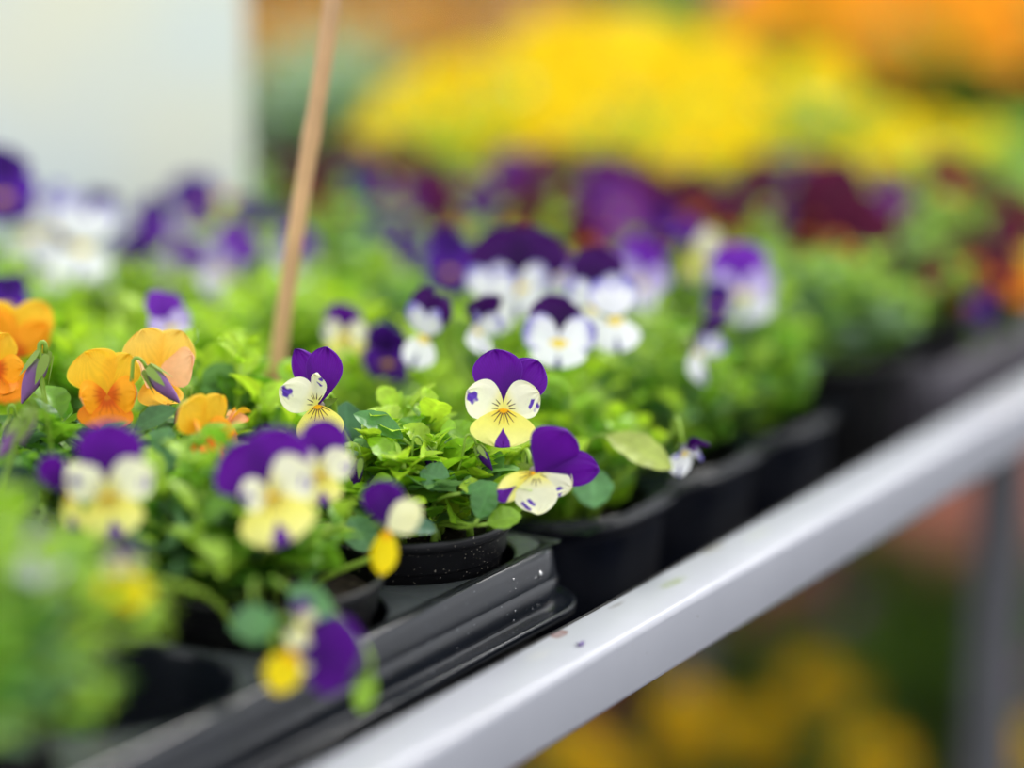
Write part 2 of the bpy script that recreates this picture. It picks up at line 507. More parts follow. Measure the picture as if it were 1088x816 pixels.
# orange bloom: two broad tops, small sides, lower lip
POUT = [('upper_petal', 24, 19.0, 8.0, 'up', -1.4, 1.0, 4), ('upper_petal', -32, 20.0, 11.0, 'up', -0.8, -1.0, 2),
        ('side_petal', 84, 13.5, 7.6, 'side', 0.4, 2.6, 20), ('side_petal', -104, 12.5, 7.2, 'side', 0.4, 3.0, 26),
        ('lower_petal', 180, 15.0, 11.2, 'low', 0.7, 3.0, 14)]
BIG = [('upper_petal', 30, 26, 17, 'up', -2.5, -1.5, 4), ('upper_petal', -30, 27, 17, 'up', -1.4, -2.5, 2),
       ('side_petal', 86, 24, 15, 'side', 0.1, 2.0, 6), ('side_petal', -86, 24, 15, 'side', 0.4, 2.0, 4),
       ('lower_petal', 180, 25, 20, 'low', 1.0, 2.5, 6)]
FORMS = {'std': STD, 'hero': HERO, 'folded': FOLDED, 'tall': TALL, 'nod': NOD, 'pout': POUT, 'big': BIG, 'half': HALF, 'ears': EARS, 'wide': WIDE, 'widetop': WIDETOP, 'onetop': ONETOP, 'leaning': LEANING, 'sideon': SIDEON, 'lip': LIP, 'sprawl': SPRAWL, 'cup': CUP}


def petal_arrays(spec, kind, seed, nu, nv, hero=0):
    part, ang, L, W, shape, lift, curl, tilt = spec
    K = KIND[kind]
    rng = np.random.default_rng(seed)
    L, W, lift, curl = L / 1000, W / 1000, lift / 1000, curl / 1000
    th = np.linspace(0, 1, nv)
    v = np.sin(th * PI / 2) ** 1.0 * 0.55 + th * 0.45 if shape != 'low' else 1 - (1 - th) ** 1.35
    v[-1] = 1.0
    a = np.linspace(-1, 1, nu)
    A, VV = np.meshgrid(a, v)
    A, VV = A.ravel(), VV.ravel()
    kx, mx = {'up': (1.55, 0.60), 'side': (1.25, 0.60), 'low': (1.22, 0.58)}[shape]
    g = np.sin(PI * np.clip(VV, 1e-5, 1) ** kx)
    g = np.clip(g, 0, 1) ** mx
    x = A * W * g
    y = L * VV
    if shape == 'low':        # a broad shallow heart
        y = y - 0.07 * L * np.exp(-(A / 0.22) ** 2) * VV ** 6 + 0.05 * L * (1 - np.exp(-(A / 0.3) ** 2)) * VV ** 3
    r = np.sqrt(x * x + y * y)
    ph = rng.uniform(0, 6.28, 4)
    z = curl * (VV ** 2) * 0.8 - curl * 0.6 * (A * g) ** 2 + 0.00045 * np.sin(5 * A + ph[0]) * VV ** 2 * (1 + 2 * (np.abs(A) > .7) * VV)
    z = z + 0.0005 * np.sin(7 * A + 3 * VV + ph[1]) * VV ** 3 + 0.0003 * np.sin(17 * A + ph[2]) * VV ** 5
    pts = np.stack([x, y, z], 1)
    # ----- colour, in the petal's own coordinates
    base = {'up': K['up'], 'side': K['side'], 'low': K['low']}[shape]
    col = np.tile(base, (len(x), 1))
    rm = r * 1000
    phi = np.degrees(np.arctan2(x, y))
    if shape == 'up':
        col = mixv(K['up_in'], K['up'], sstep(0.2, 0.95, VV))
        vein = 0.5 + 0.5 * np.sin(phi * 1.9 + 1.5 * np.sin(rm * 0.35))
        col = col * (1 - 0.10 * vein[:, None] * (VV[:, None] > 0.1))
        edge = sstep(0.955, 1.0, np.maximum(np.abs(A) * (g > 0.2), VV))
        col = mixv(col, np.minimum(1, col * 1.7 + 0.03), edge * 0.6)
    if shape == 'side':
        nb = 0.5 + 0.5 * np.sin(phi * 0.5 + ph[0]) * np.sin(rm * 0.9 + ph[1])
        if kind == 'purple_white' or kind == 'lavender':
            w = sstep(0.62, 1.02, VV + 0.1 * nb) * K['blot'] * 0.85
            w = np.maximum(w, K['blot'] * sstep(0.75, 1.0, np.abs(A) * g + VV * 0.2) * 0.6)
        else:
            # a small blotch near the outer end
            cx, cy = (-0.10 if ang < 0 else 0.42) * W, (0.82 if ang < 0 else 0.74) * L
            d = np.sqrt(((x - cx) / (0.30 * W)) ** 2 + ((y - cy) / (0.14 * L)) ** 2)
            w = (1 - sstep(0.70, 1.2, d + 0.30 * np.sin(rm * 1.6 + ph[2]) * np.sin(phi * .33 + ph[3]))) * min(1, K['blot'] * 1.4)
            if ang > 0:
                w = w * (np.sin(rm * 1.9 + phi * .25) > -0.1)
        col = mixv(col, K['mark'], w)
        col = mixv(K['low'], col, sstep(0.02, 0.45, VV)) if K['whisk'] else col
    if shape == 'low':
        col = mixv(K['low'], K['low_out'], sstep(0.35, 0.9, VV))
        if kind == 'maroon':
            col = mixv(col, K['tip'], (1 - sstep(0.35, 0.7, rm / (L * 1000))) * 0.95)
        else:
            # wedge-shaped mark at the tip
            tw = (1 - sstep(0.8, 1.0, np.abs(x) * 1000 / (0.2 + 3.6 * K['tipw'] * sstep(0.50, 0.95, VV) + 1e-6)))
            tw = tw * sstep(0.50, 0.56, VV) * (K['tipw'] > 0)
            col = mixv(col, K['tip'], tw)
        glow = K['low'] * np.array([1, 0.82, 0.35])
        if K['whisk']:
            col = mixv(col, glow, (1 - sstep(3.0, 9.5, rm)) * 0.8)
        e = 1 - sstep(2.4 if K['whisk'] else 3.8, 3.4 if K['whisk'] else 5.2, rm * (1 if K['whisk'] else .85) + 0.7 * np.abs(np.sin(np.radians(phi) * 3)))
        col = mixv(col, K['eye'], e)
    if K['whisk'] and shape in ('low', 'side'):
        lines = (-58, -38, -20, -4, 15, 34, 55) if shape == 'low' else (-24, 2, 26)
        w = np.zeros(len(x))
        for k, c in enumerate(lines):
            r0, r1 = (2.0, 5.8 + 1.9 * math.cos(math.radians(c * 1.3 + 10)) - 1.6 * (k == 3)) if shape == 'low' else (2.4, 5.4 - 0.4 * abs(k - 1))
            if K['whisk'] > 1.2:
                r1 *= 1.25
            dist = rm * np.abs(np.sin(np.radians(phi - c)))
            ww = 0.27 * K['whisk'] * (1 - 0.45 * sstep(r0, r1, rm))
            w = np.maximum(w, (1 - sstep(ww * 0.7, ww * 1.35, dist)) * sstep(r0 - .3, r0 + .3, rm) * (1 - sstep(r1 - .5, r1 + .5, rm)))
        dark = srgb(60, 10, 50) if K['whisk'] < 1.2 else K['mark']
        col = mixv(col, dark, w * (0.92 if K['whisk'] < 1.2 else 0.35))
        if K['whisk'] > 1.2:
            col = mixv(col, srgb(205, 70, 8), (1 - sstep(3.0, 7.5, rm)) * 0.7)
    # ----- tilt forward about the base, lift, turn in the flower's plane
    tl = math.radians(tilt)
    y2 = pts[:, 1] * math.cos(tl) - pts[:, 2] * math.sin(tl)
    z2 = pts[:, 1] * math.sin(tl) + pts[:, 2] * math.cos(tl)
    an = math.radians(ang)
    X = pts[:, 0] * math.cos(an) + y2 * math.sin(an)
    Y = -pts[:, 0] * math.sin(an) + y2 * math.cos(an)
    return np.stack([X, Y, z2 + lift], 1), grid_faces(nu, nv), col


def sepal_arrays(scale=1.0):
    """calyx: five pointed green lobes and the short spur behind the flower"""
    mb = MB()
    g = srgb(120, 150, 50)
    for k in range(5):
        a = k * 2 * PI / 5 + 0.3
        n = 7
        t = np.linspace(0, 1, n)
        w = 0.0017 * np.sin(PI * (t * 0.92 + 0.08) ** 0.7) * scale
        rr = 0.0085 * t * scale
        c = np.stack([rr * math.cos(a), rr * math.sin(a), -0.0035 - 0.001 * np.sin(t * 3)], 1)
        s = np.stack([-math.sin(a) * w, math.cos(a) * w, np.zeros(n)], 1)
        mb.add(np.concatenate([c - s, c + s]), [(i, i + 1, i + 1 + n, i + n) for i in range(n - 1)], g * (0.8 + 0.3 * (k % 2)))
    v, f = tube_arrays([(0, 0, -0.001), (0, 0, -0.004), (0, -0.001, -0.008)], [0.0018 * scale, 0.0017 * scale, 0.0010 * scale], 7)
    mb.add(v, f, srgb(150, 140, 130))
    return mb


_sepals = sepal_arrays().mesh('sepals', [M['stem']])
_cache = {}


def petal_mesh(kind, form, idx, variant, res):
    key = (kind, form, idx, variant, res)
    if key not in _cache:
        spec = FORMS[form][idx]
        rng = np.random.default_rng(variant * 97 + idx)
        if variant:
            spec = (spec[0], spec[1] + rng.uniform(-9, 9), spec[2] * rng.uniform(.92, 1.08), spec[3] * rng.uniform(.9, 1.08), spec[4], spec[5], spec[6] * rng.uniform(.6, 1.6), spec[7] + rng.uniform(-4, 10))
        nu, nv = {2: (110, 100), 1: (41, 36), 0: (15, 12)}[res]
        v, f, c = petal_arrays(spec, kind, variant * 31 + idx, nu, nv)
        mb = MB(); mb.add(v, f, c)
        _cache[key] = mb.mesh(spec[0], [M['petal_orange'] if kind in ('orange', 'apricot') else M['petal']])
    return _cache[key]


def whole_flower_mesh(kind, form, variant):
    """far, blurred blooms: one mesh with petals and a stalk"""
    key = (kind, form, variant, 'whole')
    if key not in _cache:
        mb = MB()
        rng = np.random.default_rng(variant * 17 + 5)
        for i, spec in enumerate(FORMS[form]):
            spec = (spec[0], spec[1] + rng.uniform(-10, 10), spec[2] * rng.uniform(.92, 1.1), spec[3] * rng.uniform(.9, 1.1), spec[4], spec[5], spec[6] * rng.uniform(.6, 1.6), spec[7] + rng.uniform(-4, 12))
            v, f, c = petal_arrays(spec, kind, variant * 31 + i, 11, 9)
            mb.add(v, f, c)
        h = 0.05 if form != 'big' else 0.07
        v, f = tube_arrays(bez((0, 0, -.002), (0, .008, -.010), (0, -.01, -.016), (0, -h, -.014), 8), 0.0011, 5)
        mb.add(v, f, srgb(110, 150, 50))
        _cache[key] = mb.mesh('flower', [M['petal_orange'] if kind in ('orange', 'apricot') else M['petal']])
    return _cache[key]


def stalk_to(mb_parent, M_flower, plant_pos, seed, rad=0.0011, base_z=None):
    """flower stalk from the plant's heart, arching over behind the bloom"""
    rng = np.random.default_rng(seed)
    inv = M_flower.inverted()
    fpos = np.array(M_flower.translation)
    n = np.array((M_flower.to_3x3() @ Vector((0, 0, 1))).normalized())
    sc = M_flower.to_scale()[0]
    back = fpos - n * 0.006 * sc
    top = back - n * 0.008 + np.array([0, 0, 0.011])
    d = back[:2] - plant_pos[:2]
    b0 = np.array([*(plant_pos[:2] + d * 0.25 + rng.normal(0, .004, 2)), base_z])
    knee = back - n * 0.014 + np.array([0, 0, -0.004])
    p1 = bez(b0, b0 + np.array([*(d * 0.15), (knee[2] - b0[2]) * 0.6]), knee - np.array([*(d * 0.12), 0.015]), knee, 14)
    p2 = bez(knee, knee + np.array([0, 0, .007]), top, back, 9)[1:]
    pts = np.concatenate([p1, p2])
    pts = np.array([inv @ Vector(p) for p in pts])
    v, f = tube_arrays(pts, np.linspace(rad * 1.25, rad * 0.85, len(pts)) / sc, 7)
    mb = MB(); mb.add(v, f, srgb(150, 185, 62))
    return mb.mesh('flower_stalk', [M['stem']])


def flower_matrix(pos, n, roll, size):
    n = np.asarray(n)
    ref = UP
    y = ref - n * (ref @ n); y /= np.linalg.norm(y)
    x = np.cross(y, n)
    a = math.radians(roll)
    y2 = y * math.cos(a) + x * math.sin(a)
    x2 = np.cross(y2, n)
    R = Matrix((tuple(x2), tuple(y2), tuple(n))).transposed().to_4x4()
    return Matrix.Translation(Vector(pos)) @ R @ Matrix.Scale(size, 4)


def add_flower(plant, kind, pos, n, roll=0, size=1.0, form='std', variant=1, res=1, label=None, far=False, base_z=0.0, seed=0):
    ploc = plant.matrix_world.translation
    Mw = flower_matrix(pos, n, roll, size)
    Ml = Matrix.Translation(-ploc) @ Mw
    if far:
        o = link('flower', whole_flower_mesh(kind, form, variant), plant, Ml)
    else:
        o = link('flower', None, plant, Ml)
        for i, spec in enumerate(FORMS[form]):
            link(spec[0], petal_mesh(kind, form, i, variant, res), o)
        link('sepals', _sepals, o)
        link('flower_stalk', stalk_to(None, Mw, np.array(ploc), seed, 0.0011, base_z), o)
    if label:
        o['label'] = label
    return o


# a closed drooping bud: striped wrapped petals with sepals
def bud_arrays(col):
    mb = MB()
    t = np.linspace(0, 1, 12)
    r = 0.0026 * np.sin(PI * (0.06 + 0.90 * t) ** 0.8)
    th = np.arange(12) * 2 * PI / 12
    rows = [np.stack([rr * (1 + .12 * np.cos(3 * th + 4 * tt)) * np.cos(th), rr * (1 + .12 * np.cos(3 * th + 4 * tt)) * np.sin(th), np.full(12, -0.015 * tt)], 1) for rr, tt in zip(r, t)]
    c = np.concatenate([mixv(np.tile(srgb(150, 170, 110), (12, 1)), np.tile(col, (12, 1)), np.full(12, min(1, tt * 3.0))) for tt in t])
    mb.add(np.concatenate(rows), grid_faces(12, 12, True), c)
    for k in range(5):
        a = k * 2 * PI / 5
        n = 7
        tt = np.linspace(0, 1, n)
        w = 0.0014 * np.sin(PI * (tt * .92 + .08) ** .7)
        rr = 0.0022 + 0.0022 * tt
        cc = np.stack([rr * math.cos(a), rr * math.sin(a), 0.001 - 0.0085 * tt], 1)
        s = np.stack([-math.sin(a) * w, math.cos(a) * w, np.zeros(n)], 1)
        mb.add(np.concatenate([cc - s, cc + s]), [(i, i + 1, i + 1 + n, i + n) for i in range(n - 1)], srgb(140, 165, 80))
    return mb


_buds = {'purple': bud_arrays(srgb(70, 20, 120)).mesh('bud', [M['petal']]), 'mauve': bud_arrays(srgb(150, 105, 165)).mesh('bud', [M['petal']])}


def add_bud(plant, px, py, zc, tilt=(0.2, 0.0), size=1.0, col='purple', base_z=0.0, seed=0):
    pos = ray(px, py, zc) + np.array([0, 0, 0.007])
    ploc = plant.matrix_world.translation
    ax = np.array([tilt[0], 0, 0]) + np.array([0, tilt[1], 0]) + np.array([0, 0, 1.0])
    ax = -np.array([-ax[0], -ax[1], -1.0]); ax /= np.linalg.norm(ax)
    q = Vector((0, 0, 1)).rotation_difference(Vector(ax)).to_matrix().to_4x4()
    Mw = Matrix.Translation(Vector(pos)) @ q @ Matrix.Scale(size, 4)
    o = link('bud', _buds[col], plant, Matrix.Translation(-ploc) @ Mw)
    inv = Mw.inverted()
    top = pos + ax * 0.004
    pl = np.array(ploc)
    d = pos[:2] - pl[:2]
    b0 = np.array([*(pl[:2] + d * 0.4), base_z])
    side = np.array([0.0036, 0.001, 0.0]) * (1 if seed % 2 else -1)
    pts = np.concatenate([bez(b0, b0 + np.array([0, 0, .02]), top + side * 1.4 - np.array([0, 0, .02]), top + side, 12), bez(top + side, top + side + [0, 0, .0035], top + [0, 0, .0035], top - ax * 0.003, 7)[1:]])
    pts = np.array([inv @ Vector(p) for p in pts])
    v, f = tube_arrays(pts, 0.0007, 6)
    mb = MB(); mb.add(v, f, srgb(140, 175, 60))
    link('bud_stalk', mb.mesh('bud_stalk', [M['stem']]), o)
    return o


# ------------------------------------------------------------------ leaves and foliage
def leaf_arrays(L, W, teeth, arch, fold, nu, nv, rng, col, wide=1.0):
    t = np.linspace(0, 1, nv)
    a = np.linspace(-1, 1, nu)
    A, T = np.meshgrid(a, t)
    A, T = A.ravel(), T.ravel()
    g = np.sin(PI * np.clip(T, 0, 1) ** wide) ** 0.75
    tooth = 1 + 0.11 * np.abs(np.sin(PI * teeth * T)) * (T > 0.12) * (np.abs(A) > 0.8) * (T < 0.97)
    g = np.maximum(g * tooth, 0.04 * (T < 0.2))
    x = A * W * g
    y = L * T
    z = fold * W * np.abs(A) ** 1.3 * g + arch * L * (T - T * T * 1.35) + 0.03 * W * np.sin(9 * T * PI) * (np.abs(A) > .3)
    vein = np.exp(-(A / 0.10) ** 2) * 0.5 + 0.25 * (np.abs(np.sin((T * 6 - np.abs(A) * 1.2) * PI)) < 0.2)
    c = np.tile(col, (len(x), 1)) * (1 + 0.35 * vein[:, None])
    c = c * (0.9 + 0.2 * T[:, None])
    return np.stack([x, y, z], 1), grid_faces(nu, nv), np.clip(c, 0, 1)


def frame(d, up=(0, 0, 1), roll=0.0):
    y = np.asarray(d, float); y = y / np.linalg.norm(y)
    x = np.cross(y, up)
    if np.linalg.norm(x) < 1e-3:
        x = np.array([1.0, 0, 0])
    x /= np.linalg.norm(x)
    z = np.cross(x, y)
    c, s = math.cos(roll), math.sin(roll)
    x, z = c * x + s * z, -s * x + c * z
    return np.stack([x, y, z], 1)     # columns


GREENS = {
    'fresh': [srgb(166, 205, 50), srgb(134, 184, 38), srgb(98, 152, 36), srgb(118, 166, 100)],
    'teal': [srgb(140, 180, 70), srgb(96, 145, 60), srgb(158, 190, 165), srgb(112, 150, 120)],
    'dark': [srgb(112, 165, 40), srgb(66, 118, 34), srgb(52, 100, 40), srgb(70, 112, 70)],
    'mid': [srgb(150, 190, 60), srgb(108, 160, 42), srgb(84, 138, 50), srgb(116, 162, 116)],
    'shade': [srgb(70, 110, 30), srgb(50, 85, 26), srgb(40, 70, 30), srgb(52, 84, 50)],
    'ochre': [srgb(190, 140, 50), srgb(170, 120, 40), srgb(150, 120, 50), srgb(120, 110, 40)],
    'silver': [srgb(150, 180, 160), srgb(130, 165, 145), srgb(120, 150, 130), srgb(160, 185, 170)],
}


def foliage_mesh(seed, R, H, nst, pal, res=1, name='foliage', scale=1.0, lower=1.0, airy=False):
    """a clump of leafy stems; its origin is at the soil's centre"""
    rng = np.random.default_rng(seed)
    mb = MB()
    cs = GREENS[pal]
    nu, nv = {2: (9, 17), 1: (5, 9), 0: (3, 6)}[res]
    for k in range(nst):
        az = k * 2.39996 + rng.normal(0, .25)
        re = R * math.sqrt((k + 0.6) / nst) * rng.uniform(.85, 1.08)
        he = H * (1.0 - 0.55 * (re / R) ** 2) * rng.uniform(.78, 1.06)
        b = np.array([math.cos(az), math.sin(az), 0]) * rng.uniform(.001, max(.002, .4 * R))
        e = np.array([re * math.cos(az), re * math.sin(az), he])
        pts = bez(b, b * 0.9 + np.array([0, 0, he * .3]), e * np.array([.75, .75, .62]), e, 12)
        v, f = tube_arrays(pts, np.linspace(.0019 if airy else .0015, .0013 if airy else .0010, 12) * (1 if airy else scale), 8 if airy else 6 if res else 4)
        mb.add(v, f, mixv(np.tile(srgb(120, 160, 50), (len(v), 1)), np.tile(srgb(165, 200, 70), (len(v), 1)), np.linspace(0, 1, len(v))), 1)
        nn = 9 if airy else 8 if res else 6
        for q in range(nn):
            t = (0.30 + 0.70 * (q / (nn - 1)) ** 0.8) if airy else 0.16 + 0.84 * (q / (nn - 1)) ** 0.9
            i = min(10, int(t * 11))
            p = pts[i] + (pts[min(i + 1, 11)] - pts[i]) * (t * 11 - i)
            tan = pts[min(i + 1, 11)] - pts[max(i - 1, 0)]; tan /= np.linalg.norm(tan)
            la = az + q * 2.4 + rng.normal(0, .3)
            out = np.array([math.cos(la), math.sin(la), 0.0])
            top = t > 0.75
            d = out * rng.uniform(.7, 1.1) + tan * rng.uniform(.35, .9) + np.array([0, 0, 0.25 if top else 0.0])
            L = scale * (rng.uniform(.011, .020) if top else rng.uniform(.016, .026))
            W = L * rng.uniform(.26, .36) if top else L * rng.uniform(.34, .46)
            r_ = rng.random()
            if top:
                col = cs[0] * rng.uniform(.85, 1.1) if r_ < .7 else cs[1]
            else:
                col = cs[1] if r_ < .35 else cs[2] if r_ < .65 else cs[3] if r_ < .92 else cs[0]
                col = col * rng.uniform(.8, 1.12)
            col = np.minimum(1, col * np.array([1.22, 1.14, 1.0]))
            lv, lf, lc = leaf_arrays(L, W, 4, rng.uniform(.1, .55), rng.uniform(.15, .5), nu, nv, rng, col, rng.uniform(.85, 1.05))
            F = frame(d, roll=rng.normal(0, .35))
            pet = 0.002 if top else rng.uniform(.003, .010) * lower
            dd = F[:, 1]
            if pet > .003 and res:
                v, f = tube_arrays([p, p + dd * pet * .5, p + dd * (pet + .001)], .0006, 4)
                mb.add(v, f, cs[0], 1)
            mb.add(lv @ F.T + p + dd * pet, lf, lc, 0)
            # feathery stipules at the node
            if res and rng.random() < (.95 if airy else .75):
                for sgn in (-1, 1):
                    sd = np.cross(dd, [0, 0, 1]) * sgn * .8 + dd * .6 + tan * .5
                    Fs = frame(sd, roll=rng.normal(0, .3))
                    sl = (1.25 if airy else 1) * scale * rng.uniform(.006, .010)
                    for m, (ang, ln) in enumerate(((0, 1.0), (38, .6), (-38, .6), (58, .42), (-58, .42))):
                        if res < 2 and m > 2:
                            continue
                        ar = math.radians(ang)
                        lv, lf, lc = leaf_arrays(sl * ln, sl * .11, 0, .2, .1, 3, 5, rng, cs[0] * rng.uniform(.8, 1.05))
                        rot = np.array([[math.cos(ar), math.sin(ar), 0], [-math.sin(ar), math.cos(ar), 0], [0, 0, 1]])
                        lv = lv @ rot.T + np.array([0, sl * .22 * (m > 0) * (1 + (m > 2)), 0])
                        mb.add(lv @ Fs.T + p, lf, lc, 0)
    return mb.mesh(name, [M['leaf'], M['stem']])


_fol = {}


def foliage(pal, var, res, R=.058, H=.075, n=26):
    key = (pal, var, res, R, H, n)
    if key not in _fol:
        _fol[key] = foliage_mesh(hash((var, res)) % 1000 + len(pal), R, H, n, pal, res)
    return _fol[key]


# ------------------------------------------------------------------ pots, soil, plants
POT_R = 0.0475


def pot_mesh(R=POT_R, H=0.076):
    k = R / 0.0475
    pr = [(0.0, 0.0), (.030, 0), (.0325, .001), (.0332, .003), (.0425, H - .0165), (.0428, H - .0160), (.0437, H - .0155), (.0440, H - .0150), (.0452, H - .006), (.0455, H - .0057), (.0466, H - .005),
          (.0473, H - .0035), (.0475, H - .0018), (.0472, H - .0004), (.0463, H), (.0454, H - .0004), (.0449, H - .0016), (.0445, H - .004), (.0425, H - .016), (.0415, H - .022), (.033, .004), (0.0, .003)]
    v, f = lathe([(r * k, z) for r, z in pr], 72)
    mb = MB(); mb.add(v, f, (1, 1, 1))
    return mb.mesh('pot', [M['pot']])


def soil_mesh(r=.0425):
    rng = np.random.default_rng(3)
    rows, n = [], 48
    th = np.arange(n) * 2 * PI / n
    for q in range(12):
        rr = r * (1 - q / 11.5)
        rows.append(np.stack([rr * np.cos(th), rr * np.sin(th), rng.normal(0, .0009, n) + .0035 * (q / 11) ** .5], 1))
    mb = MB(); mb.add(np.concatenate(rows), grid_faces(n, 12, True) + [tuple(range(11 * n, 12 * n))], (1, 1, 1))
    return mb.mesh('soil', [M['soil']])


POT, SOIL = pot_mesh(), soil_mesh()
PLANTS = []       # (s, t, empty, soil_z)


def potted(s, t, label, pal, var, rim=0.034, R=.058, H=.075, n=26, res=1, group=None, name='potted_viola', cat='flower', own_mesh=None, rot=None, pos=None):
    base = P(s, t, rim - 0.076) if pos is None else np.asarray(pos, float)
    o = thing(name, base, label, cat, group)
    link('pot', POT, o)
    link('soil', SOIL, o, Matrix.Translation((0, 0, .076 - .010)))
    fo = own_mesh or foliage(pal, var, res, R, H, n)
    link('foliage', fo, o, Matrix.Translation((0, 0, .076 - .009)) @ Matrix.Rotation(rot if rot is not None else RNG.uniform(0, 6.28), 4, 'Z'))
    PLANTS.append((s, t, o, base[2] + .066))
    return o


#@@PLANTS@@
# front tray -----------------------------------------------------------
S0, T0, T1, PP = -0.008, 0.086, 0.186, 0.100
potted(S0 - .3, T0, 'leafy blurred viola at the near end of the front tray, before the empty cell', 'mid', 1, R=.098, H=.085, n=56)
P2o = potted(S0 - .1, T0, 'viola with big purple and yellow blooms in the front tray, next to the empty cell', 'mid', 2, R=.056, H=.060, n=44, res=1)
for _c in P2o.children:
    if _c.name.startswith('foliage'):
        _c.location.x -= .020; _c.location.y -= .004
hero = potted(S0, T0, 'sharply focused viola in the black pot at the glossy tray corner, purple and yellow bloom', 'fresh', 3, own_mesh=foliage_mesh(42, .054, .050, 23, 'fresh', 2, scale=1.12, airy=True), rot=0.8)
for _c in hero.children:
    if _c.name.startswith('foliage'):
        _c.location.x += .004
# upright leafy shoots standing at the front of the focused pot
_hp = np.array(hero.matrix_world.translation)
for _k, (_x, _y, _h) in enumerate(((-.030, -.022, .046), (.014, -.028, .050), (.030, -.016, .036), (-.012, -.030, .034), (.036, -.004, .030))):
    link('shoot', foliage_mesh(300 + _k, .006, _h, 1, 'fresh', 2, scale=1.05, airy=True), hero, Matrix.Translation((_x, _y, .066)) @ Matrix.Rotation(_k * 1.9, 4, 'Z'))
potted(S0 - .2, T1, 'viola with orange blooms and mauve buds in the second row of the front tray', 'dark', 4, R=.06, H=.055, n=30, res=1)
potted(S0 - .1, T1, 'viola with pink-backed orange blooms and dark leaves behind the blurred purple ones', 'dark', 5, own_mesh=foliage_mesh(77, .056, .058, 28, 'dark', 2, scale=1.1, airy=True), rot=1.0)
potted(S0, T1, 'bushy flowerless green viola between the orange blooms and the focused pot', 'fresh', 6, R=.056, H=.07, n=28)
# fluted pack behind the front tray --------------------------------------
potted(.116, T0, 'viola with white and dark purple faces in the near corner of the fluted black pack', 'fresh', 7, rim=.006, R=.056, H=.084, n=28)
potted(.216, T0, 'viola with a drooping white side-on bloom in the middle of the fluted black pack', 'mid', 8, rim=.006, R=.055, H=.085)
potted(.316, T0, 'viola with lavender and purple bloom at the far end of the fluted black pack', 'mid', 9, rim=.006, R=.056, H=.085)
potted(.116, T1, 'viola with narrow white and dark purple blooms in the inner row of the fluted pack', 'fresh', 10, rim=.006, R=.056, H=.085)
potted(.216, T1, 'viola with large dark purple tops above white faces, inner row of fluted pack', 'fresh', 11, rim=.006, R=.056, H=.09)
potted(.316, T1, 'viola with lavender bloom behind the dark purple and white ones', 'mid', 12, rim=.006, R=.056, H=.085)
# lone pot, then the worn grey tray ----------------------------------------
potted(.425, .078, 'dusty teal-leaved pansy in a lone black pot between pack and grey tray', 'teal', 13, rim=.026, R=.064, H=.07, n=30)
potted(.425, .186, 'pansy with a slim cream and purple bloom behind the lone black pot', 'mid', 14, rim=.020, R=.06, H=.07)
GL = 'blurred maroon pansies in the worn grey tray beside the rail'
for i, s in enumerate((.545, .645, .745, .845)):
    potted(s, T0, ['maroon pansy with orange lips at the near end of the grey tray', 'blurred maroon pansy with small violet flower beside the far rail', 'blurred maroon pansy in the far part of the grey tray', 'blurred maroon pansy in the far part of the grey tray'][i], 'mid' if i % 2 else 'teal', 15 + i, rim=.026, R=.058, H=.065, res=0 if i > 1 else 1, group=GL if i > 1 else None)
for i, s in enumerate((.545, .645, .745, .845, .945)):
    potted(s, T1, ['big maroon pansy with orange pouches in the grey tray, next to leaves', 'maroon pansy below the two small yellow blooms', 'blurred green pansy under the yellow blooms', 'blurred green pansy under the yellow blooms', 'blurred green pansy under the yellow blooms'][i], 'mid', 19 + i, rim=.026, R=.058, H=.065, res=0, group='green pansies under the yellow blooms' if i > 1 else None)
# third and fourth rows ------------------------------------------------------
L3 = {-.01: ('viola with small purple and lavender bloom, behind the orange ones', 'fresh'), .09: ('leafy viola left of the cane, below the lavender blooms', 'fresh'), .19: ('bright green viola that the bamboo cane stands in', 'fresh'), .29: ('viola with one deep purple bloom just beyond the cane', 'mid'), .39: ('viola with violet and lavender blooms in the middle row', 'mid'), .49: ('viola with a wine-dark bloom above the white faces', 'mid')}
for i in range(6):
    s = round(-.01 + .1 * i, 2)
    potted(s, .30, L3[s][0], L3[s][1], 24 + i, rim=.026, R=.058, H=.07, res=1 if i < 3 else 0)
for i, s in enumerate((.59, .69, .79)):
    potted(s, .30, ['maroon and orange pansy directly beneath the yellow mass', 'yellow pansy low at the near edge of the yellow mass', 'yellow pansy low at the near edge of the yellow mass'][i], 'dark', 30 + i, rim=.026, H=.07, res=0, group='yellow pansies along the near edge of the mass' if i else None)
L4 = {.09: 'viola with a cluster of white blooms at the pale board', .19: 'viola with drooping lavender blooms before the pale board', .29: 'viola with deep purple and one orange bloom before the pale board', .39: 'viola with pale violet blooms beside the cane, right of the board', .49: 'viola with wine-purple blooms in the dark middle row', .59: 'viola with bright violet bloom under the yellow mass'}
for i in range(6):
    s = round(.09 + .1 * i, 2)
    potted(s, .40, L4[s], 'fresh' if i < 3 else 'mid', 36 + i, rim=.026, R=.058, H=.075, res=1 if i < 2 else 0)
potted(.19, .515, 'viola with dark purple tops hard against the pale board', 'mid', 44, rim=.026, H=.07, res=0)
GD = 'blurred wine-purple pansies in front of the yellow mass'
for i, (s, t) in enumerate(((.49, .515), (.59, .515), (.69, .40))):
    potted(s, t, 'blurred wine-purple pansy in the dark band below the yellow mass', 'dark', 46 + i, rim=.026, H=.075, res=0, group=GD)
GY = 'tall yellow pansies of the bright yellow mass'
YEL = [(.79, .40), (.89, .30), (.89, .40), (.69, .515), (.79, .515), (.89, .515), (.99, .40), (.99, .515), (.79, .615), (.89, .615)]
